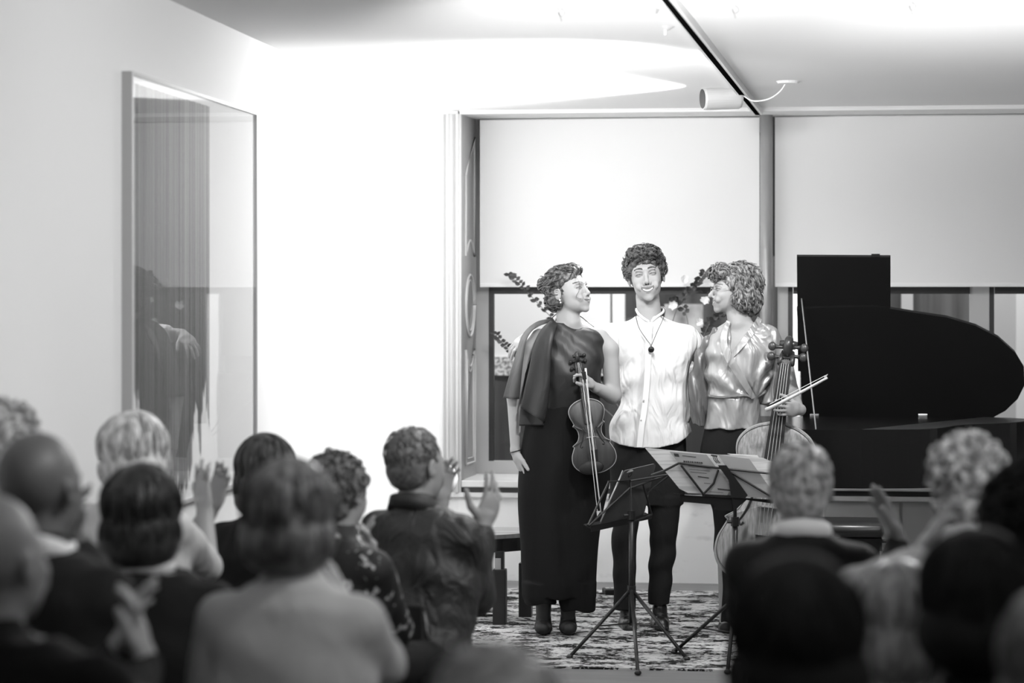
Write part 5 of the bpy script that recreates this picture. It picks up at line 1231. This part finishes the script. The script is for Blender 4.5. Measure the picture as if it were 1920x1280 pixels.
def seated(label, hx, hy, s, cloth, hair=None, yaw=180, pitch=0, roll=0, hs=1.0, skin_=.42, shw=.40, lean=0, arms=None, scalp=None, step=.008, collar=None, cy=None, sleeve=1.0, bulk=1.0, shx=0, clothname='sweater', seat=True, ch_label=None, neckh=.0, col_h=.01, disp=.004, bare=False, legyaw=None):
    """hx,hy: pixel of the skull centre; s: pixels per metre there; everything in metres about that point"""
    D = FPX / s; c = W(hx, hy, D); R = rot(yaw, pitch, roll); sc = (hs, hs, hs)
    b = math.radians(yaw); bodyyaw = cy if cy is not None else yaw; by = math.radians(bodyyaw)
    Rb = rot(bodyyaw); fwd = Rb @ np.array([0, -1, 0]); rgt = Rb @ np.array([1, 0, 0])     # rgt: on the sitter's own left seen from behind = picture left for yaw 180
    fl_ = rot(legyaw if legyaw is not None else bodyyaw) @ np.array([0, -1, 0]); rl_ = rot(legyaw if legyaw is not None else bodyyaw) @ np.array([1, 0, 0])
    zt = c[2]; nb = c + np.array([0, 0, -.148 - neckh]) - fwd * (.015 - lean)
    base = np.array([c[0], c[1], 0]) + RT * shx
    S = SD(); T = head(S, c, R, sc, face=True, smile=.4)
    S.cone(c + np.array([0, 0, -.07]) - fwd * .01, nb, .052, .058, .02)
    shz = nb[2] - .028; cx0 = nb - fwd * .02 + RT * shx
    sz = .45; hipc = np.array([cx0[0], cx0[1], sz + .1]) - fwd * .06
    rows = lambda e, top=1.0: [(shz + .045, cx0[0], cx0[1], .075 + e, .06 + e), (shz + .01, cx0[0], cx0[1], shw * .36 + e, .085 + e), (shz - .05, cx0[0], cx0[1], shw * .43 + e, .105 + e), (shz - .16, cx0[0], cx0[1], (shw * .44 + e) * bulk, .125 + e), (shz - .33, (cx0[0] + hipc[0]) / 2, (cx0[1] + hipc[1]) / 2, (shw * .42 + e) * bulk, .12 + e), (sz + .1, hipc[0], hipc[1], (shw * .44 + e) * bulk, .13 + e), (sz, hipc[0], hipc[1], (shw * .46 + e) * bulk, .13 + e)]
    S.loft(rows(-.012), .03, ax=Rb @ np.array([1, 0, 0]))
    C = SD(); C.loft(rows(.006), .03, ax=Rb @ np.array([1, 0, 0]), n=2.2)
    C.cone(nb + np.array([0, 0, .012 + col_h * .3]), nb - np.array([0, 0, .04]), .068, .085, .03)
    for i, sg in enumerate((-1, 1)):
        sh = cx0 - RT * 0 + (RT * sg) * shw * .43 * abs(math.cos(by)) + 0 * fwd; sh = cx0 + rgt * sg * shw * -.37; sh[2] = shz - .035
        spec = (arms or {}).get('L' if sg < 0 else 'R')           # L = picture-left arm for a back view
        side = -1 if (rgt * sg * -1) @ RT < 0 else 1
        spec = (arms or {}).get('L' if side < 0 else 'R')
        if spec is None:
            el = sh + np.array([0, 0, -.26]) + RT * side * .05 + fwd * .04; wr = el + fwd * .22 + np.array([0, 0, .04]) - RT * side * .06; hd, hn, ht, cu = fwd - UP * .2, -UP, -RT * side, (20, 20, 20, 20)
        else:
            el = W(spec['e'][0], spec['e'][1], D + spec['e'][2]); wr = W(spec['w'][0], spec['w'][1], D + spec['w'][2])
            ft = W(spec['f'][0], spec['f'][1], D + spec['f'][2]); hd = ft - wr; hn = RT * spec['n'][0] + UP * spec['n'][1] + FW * spec['n'][2]; ht = RT * spec['t'][0] + UP * spec['t'][1] + FW * spec['t'][2]; cu = spec.get('c', (12, 12, 14, 16))
        S.cone(sh, el, .048, .040, .02); S.cone(el, wr, .040, .026, .015)
        hand(S, wr, hd, hn, ht, (spec or {}).get('z', .98), cu, (spec or {}).get('s', 4), (spec or {}).get('th', (45, 15)))
        C.cone(sh, el, .060, .052, .03); ce = el + (wr - el) * (sleeve if spec is None or 'sl' not in spec else spec['sl'])
        if np.linalg.norm(ce - el) > .02: C.cone(el, ce, .052, .052 - .018 * min(1, np.linalg.norm(ce - el) / .24), .02)
    for sg in (-1, 1):
        hp_ = hipc + rl_ * sg * .09; kn = hp_ + fl_ * .42; kn[2] = .50; hp_[2] = .53; ft = kn + fl_ * .03; ft[2] = .06
        S.cone(hp_, kn, .07, .055, .03); S.cone(kn, ft, .05, .035, .02); S.cone(ft, ft + fl_ * .12 - UP * .02, .035, .028, .02)
    body = S.mesh('person', scalp or (SKS[skin_] if skin_ in SKS else SKS.setdefault(skin_, mat('audience_skin', skin_, .5))), step, None, (base[0], base[1], 0), fine=None)
    tag(body, label, 'person')
    C.mesh(clothname, cloth, step, body, disp=lambda x, y, z: disp * wob(x, y, z, 16, 3) + disp * .5 * np.sin(30 * z + 6 * np.sin(5 * x)))
    L = SD()
    for sg in (-1, 1):
        hp_ = hipc + rl_ * sg * .09; kn = hp_ + fl_ * .42; kn[2] = .50; hp_[2] = .53; ft = kn + fl_ * .03; ft[2] = .12
        L.cone(hp_, kn, .082, .066, .03); L.cone(kn, ft, .062, .055, .02)
    L.mesh('trousers', M['trs'], .012, body)
    if collar:
        pts = [nb + np.array([0, 0, .018 + .028 * max(0, -math.cos(a))]) + .072 * (math.cos(a) * fwd + math.sin(a) * rgt) for a in np.linspace(0, 6.2832, 25)]
        bm = NB(); prev = None
        for p in pts:
            o_ = (p - nb); o_[2] = 0; o_ /= np.linalg.norm(o_)
            row = [bm.verts.new(p + UP * .020), bm.verts.new(p + o_ * .006 + UP * .018), bm.verts.new(p + o_ * .016 - UP * .024), bm.verts.new(p + o_ * .006 - UP * .024)]
            if prev:
                for k_ in range(4): bm.faces.new([prev[k_], prev[(k_ + 1) % 4], row[(k_ + 1) % 4], row[k_]])
            prev = row
        bm_obj('collar', bm, collar, body, smooth=True)
    hp2 = lambda x, y, z: c + R @ (np.array([x, y, z]) * hs)
    if hair:
        kind, hm = hair[0], hair[1]; big = hair[2] if len(hair) > 2 else 1.0
        if kind == 'short':
            srcs = [(ell_pts(hp2(0, .024, .036), np.array([.080, .100, .086]) * hs * big, R, -.45, lambda v: not (v[1] < -.5 and v[2] < .6)), 1.0)]
            mophair(None, R, [(hp2(0, .022, .034), np.array([.078, .098, .087]) * hs * big), (hp2(0, .044, -.028), np.array([.066, .054, .056]) * hs * big)], body, hm, 150, .002, .032, .0016, abs(int(hx)), lambda p, n, rg: np.array([rg.normal() * .3, rg.normal() * .3, -.7]) + fwd * .3, srcs, step=.007, disp_a=.0015, tight=.4, kb=.04,
                    cuts=[(hp2(0, -.11, -.025), np.array([.085, .085, .085]) * hs)] + [(hp2(sg * .080, .0, -.02), np.array([.018, .035, .040]) * hs) for sg in (-1, 1)])
        elif kind == 'rim':      # bald crown
            mophair(None, R, [(hp2(0, .040, -.012), np.array([.078, .080, .050]) * hs * big)], body, hm, 100, .002, .022, .0016, abs(int(hx)), lambda p, n, rg: np.array([0, 0, -1.0]), [(ell_pts(hp2(0, .040, -.012), np.array([.079, .081, .050]) * hs, R, -.6, lambda v: v[1] > -.2), 1.0)], step=.006, disp_a=.001, tight=.3,
                    cuts=[(hp2(0, -.10, -.02), np.array([.10, .09, .10]) * hs)] + [(hp2(sg * .082, .01, -.015), np.array([.02, .032, .036]) * hs) for sg in (-1, 1)])
        elif kind == 'curly':
            srcs = [(ell_pts(hp2(0, .024, .040), np.array([.096, .108, .096]) * hs * big, R, -.75, lambda v: not (v[1] < -.6 and v[2] < .4)), 1.0)]
            mophair(None, R, [(hp2(0, .026, .040), np.array([.094, .106, .096]) * hs * big), (hp2(0, .060, -.035), np.array([.080, .056, .065]) * hs * big)], body, hm, 190, .014, .060, .0026, abs(int(hx)), lambda p, n, rg: rg.normal(size=3) + np.array([0, 0, -.3]), srcs, step=.007, disp_a=.010, disp_f=48, tight=1.4,
                    cuts=[(hp2(0, -.125, -.03), np.array([.075, .080, .085]) * hs)])
        elif kind == 'bob':
            ln_ = hair[3] if len(hair) > 3 else .10
            lst = [(hp2(0, .024, .036), np.array([.088, .104, .092]) * hs * big), (hp2(0, .030, -.045), np.array([.092, .092, .055 + ln_ * .4]) * hs * big), (hp2(0, .045, -.03 - ln_ * .6), np.array([.084, .070, .05]) * hs * big)]
            srcs = [(ell_pts(hp2(0, .026, .030), np.array([.091, .107, .094]) * hs * big, R, -.1, lambda v: not (v[1] < -.6 and v[2] < .5)), .6), (ell_pts(hp2(0, .032, -.04), np.array([.094, .094, .06 + ln_ * .4]) * hs * big, R, -.3, lambda v: v[1] > -.35), .6)]
            mophair(None, R, lst, body, hm, 150, .003, .090, .0020, abs(int(hx)), lambda p, n, rg: np.array([rg.normal() * .08, rg.normal() * .08, -1.0]), srcs, step=.007, disp_a=.002, disp_f=30, tight=.35, kb=.04,
                    cuts=[(hp2(0, -.120, -.04), np.array([.068, .085, .110]) * hs)])
    if seat:
        q = np.array([hipc[0], hipc[1]]) + fwd[:2] * .03
        ch = chair(q[0], q[1], math.atan2(fwd[1], fwd[0]) - math.pi / 2, 0)
        ch['label'] = 'dark chair under ' + (ch_label or label); ch['category'] = 'chair'
    return body, c, D, T
SKS = {}
HW = hairmat('white_hair', .35, .78, (50, 50, 25)); HG = hairmat('grey_hair', .10, .30, (60, 60, 30)); HD = hairmat('dark_hair', .010, .035, (70, 70, 20)); HS = hairmat('silver_hair', .24, .70, (60, 60, 40)); HM = hairmat('mixed_hair', .04, .22, (60, 60, 40)); HBl = hairmat('dark_blonde_hair', .12, .38, (60, 60, 15)); HBk = hairmat('black_hair', .005, .010, (60, 60, 30), .85)
def cm(name, v, rough=.85, bump=.5): return folds(mat(name, v, rough, spec=.3), (10, 10, 7), bump, .02)
# far left, white curls
seated('white curly-haired person cut off by the left edge of the photo', 6, 850, 745, cm('beige_cardigan', .3), ('curly', HW, .95), 165, skin_=.5, ch_label='the white-curled person at the left edge')
# bald man
seated('bald man in a dark jumper with a white shirt collar, clapping at the left', 78, 915, 900, cm('dark_jumper', .012), None, 158, 2, skin_=.13, hs=1.02, shw=.42, collar=mat('white_collar', .75), shx=.02, ch_label='the bald clapping man at the left',
       arms={'R': dict(e=(205, 1130, .10), w=(155, 1035, .30), f=(146, 960, .34), n=(-1, 0, .2), t=(-.3, .2, -1), z=1.0), 'L': dict(e=(20, 1150, .15), w=(120, 1040, .32), f=(136, 962, .34), n=(1, 0, .2), t=(0, .2, -1))})
# nearest left, grey-templed man
seated('broad balding man in black, nearest at the bottom left corner', -8, 1052, 1060, cm('black_jacket', .010), None, 155, 5, skin_=.33, hs=1.05, shw=.48, step=.007, ch_label='the balding man in the bottom left corner', clothname='jacket', shx=.05,
       arms={'R': dict(e=(235, 1330, .22), w=(272, 1255, .38), f=(262, 1150, .42), n=(-1, .1, .1), t=(-.2, .2, -1), z=1.05, c=(16, 14, 12, 10), s=6), 'L': dict(e=(60, 1360, .25), w=(215, 1240, .40), f=(244, 1150, .43), n=(1, .1, .1), t=(0, .3, -1), z=1.05)})
# white-haired woman
seated('white-haired woman in a pale buttoned blouse, hands raised and clapping', 262, 850, 640, cm('pale_blouse', .52, .6), ('bob', HW, 1.02, .03), 142, 4, skin_=.34, shw=.40, cy=150, sleeve=.25, clothname='blouse', ch_label='the white-haired woman',
       arms={'R': dict(e=(386, 1062, .18), w=(384, 962, .24), f=(378, 885, .26), n=(.75, 0, .65), t=(-.6, 0, .7), sl=.12, s=5, c=(4, 6, 12, 4), th=(40, 10)), 'L': dict(e=(330, 1060, .34), w=(392, 958, .33), f=(421, 888, .31), n=(-.5, 0, -.8), t=(-.8, .3, .3), sl=.1, c=(8, 8, 8, 8), s=2)})
# dark bob, black jumper
seated('woman with a dark brown bob and black jumper over a white neckline', 272, 965, 785, cm('black_knit', .008), ('bob', HD, 1.0, .08), 165, 0, skin_=.40, shw=.40, collar=mat('white_neckline', .55), cy=170, ch_label='the dark-bobbed woman in black', shx=.03)
# straight bob, black top
seated('woman with a straight dark bob and wide-necked black top before the bright wall', 502, 886, 575, cm('black_top', .008), ('bob', hairmat('streaked_bob', .008, .07, (60, 60, 4)), 1.06, .10), 168, 0, skin_=.42, shw=.38, clothname='top', col_h=-.06, neckh=.01, ch_label='the woman with the straight dark bob')
# foreground light jumper
seated('woman with short light brown hair in a pale grey jumper, seen from behind', 552, 972, 905, cm('pale_grey_jumper', .42, .9, .35), ('bob', hairmat('ash_hair', .05, .20, (60, 60, 12)), 1.03, .03), 158, 0, skin_=.35, shw=.38, hs=1.0, step=.006, bulk=1.04, cy=172, clothname='jumper', ch_label='the woman in the pale grey jumper', disp=.003,
       arms={'R': dict(e=(712, 1240, .06), w=(660, 1160, .30), f=(640, 1100, .34), n=(-1, 0, 0), t=(0, 0, -1))})
# curly woman in patterned dress
seated('woman with grey-brown curls and spotted dark dress clapping beside the dark-shirted man', 636, 925, 640, None or noisy(mat('spotted_dress', .1, .7), .008, .5, (34, 34, 34), 2, .60, .66), ('curly', HM, .88), 150, 0, skin_=.30, shw=.38, hs=.95, clothname='dress', ch_label='the curly woman in the spotted dress',
       arms={'R': dict(e=(742, 1180, .10), w=(702, 1066, .18), f=(690, 985, .16), n=(-1, .0, -.3), t=(-.2, .3, -1), sl=.86, c=(20, 18, 16, 14)), 'L': dict(e=(640, 1160, .2), w=(676, 1062, .24), f=(683, 985, .22), n=(1, 0, .2), t=(0, .3, -1))})
# dark shirted man, turned to the right, clapping wide
seated('balding man in a dark creased shirt clapping with his right hand held out', 781, 872, 585, folds(mat('dark_shirt', .030, .55), (9, 9, 6), .9, .03, 1.5), ('short', hairmat('cropped_hair', .08, .20, (80, 80, 80)), .965), 140, -4, skin_=.30, shw=.44, hs=1.04, cy=150, bulk=1.05, clothname='shirt', ch_label='the dark-shirted clapping man', shx=.03, legyaw=178, step=.006, disp=.006, collar=mat('dark_collar', .02),
       arms={'R': dict(e=(898, 1120, .02), w=(906, 985, .10), f=(928, 920, .12), n=(-.6, .4, 1), t=(-1, .3, 0), sl=.86, s=9, c=(6, 10, 20, 26), th=(62, 10), z=1.05), 'L': dict(e=(800, 1090, .30), w=(826, 945, .34), f=(838, 885, .34), n=(.6, 0, -.6), t=(0, .3, -1), sl=.7)})
# blurred crown in front
seated('blurred grey crown of a head closest to the camera at the bottom centre', 928, 1385, 1500, cm('grey_top', .1), ('short', hairmat('soft_grey_hair', .32, .55, (40, 40, 40)), 1.0), 180, 0, skin_=.3, hs=1.05, ch_label='the person closest to the camera')
# grey man with suit
seated('grey-haired man in a dark suit with a white collar, clapping before the cello', 1502, 915, 700, cm('dark_suit', .009, .8), ('short', HS, 1.03), 172, 0, skin_=.22, shw=.40, hs=1.02, cy=178, clothname='suit_jacket', collar=mat('white_shirt_collar', .85), ch_label='the grey-haired man in the suit', step=.006, shx=0.0, neckh=-.01,
       arms={'R': dict(e=(1655, 1130, .14), w=(1684, 1018, .26), f=(1655, 945, .28), n=(-1, .1, -.35), t=(-.3, .2, -1), sl=.90, s=3, c=(6, 6, 6, 8), th=(30, 30), z=1.02), 'L': dict(e=(1400, 1160, .16), w=(1400, 1085, .30), f=(1392, 1042, .34), n=(1, 0, 0), t=(0, .4, -1))})
# curly light hair
seated('woman with voluminous light curls and a pale collar, clapping at the right', 1810, 912, 765, cm('mid_grey_coat', .05), ('curly', hairmat('fair_curls', .25, .92, (45, 45, 45)), .88), 180, 0, skin_=.35, shw=.42, collar=mat('pale_collar', .6), clothname='coat', ch_label='the woman with light curls',
       arms={'L': dict(e=(1735, 1120, .14), w=(1752, 1050, .22), f=(1764, 985, .24), n=(1, 0, -.2), t=(0, .4, -1)), 'R': dict(e=(1830, 1130, .18), w=(1786, 1050, .26), f=(1774, 985, .26), n=(-1, 0, .2), t=(0, .4, -1))})
seated('dark-haired person at the right edge, in front of the light curls', 1930, 1000, 960, cm('black_coat', .010), ('curly', HBk, .95), 180, 0, skin_=.12, shw=.36, ch_label='the dark-haired person at the right edge')
seated('fair straight-haired person between the two black-haired people, raising an arm', 1680, 1160, 900, cm('pale_sleeve', .34), ('bob', hairmat('fair_straight_hair', .20, .42, (60, 60, 6)), 1.02, .06), 175, 0, skin_=.30, shw=.34, ch_label='the fair straight-haired person',
       arms={'L': dict(e=(1602, 1112, .12), w=(1728, 1046, .30), f=(1758, 980, .32), n=(1, 0, -.2), t=(0, .4, -1), sl=.9)})
seated('black-haired person in black, out of focus in front of the suited man', 1492, 1208, 1330, cm('black_sweater', .010), ('bob', HBk, 1.02, .03), 180, 0, skin_=.10, hs=1.02, shw=.44, ch_label='the black-haired person before the suited man')
seated('black-haired person with a round head of hair, out of focus at the right', 1830, 1135, 1110, cm('black_cloth', .010), ('bob', HBk, 1.08, .02), 180, 0, skin_=.10, hs=1.0, shw=.40, ch_label='the round-haired person at the right')
seated('person in a grey jumper cut off at the bottom right corner', 1990, 1262, 1350, cm('soft_grey_jumper', .22), ('bob', HG, 1.0, .06), 180, 0, skin_=.3, shw=.42, ch_label='the person in the bottom right corner')
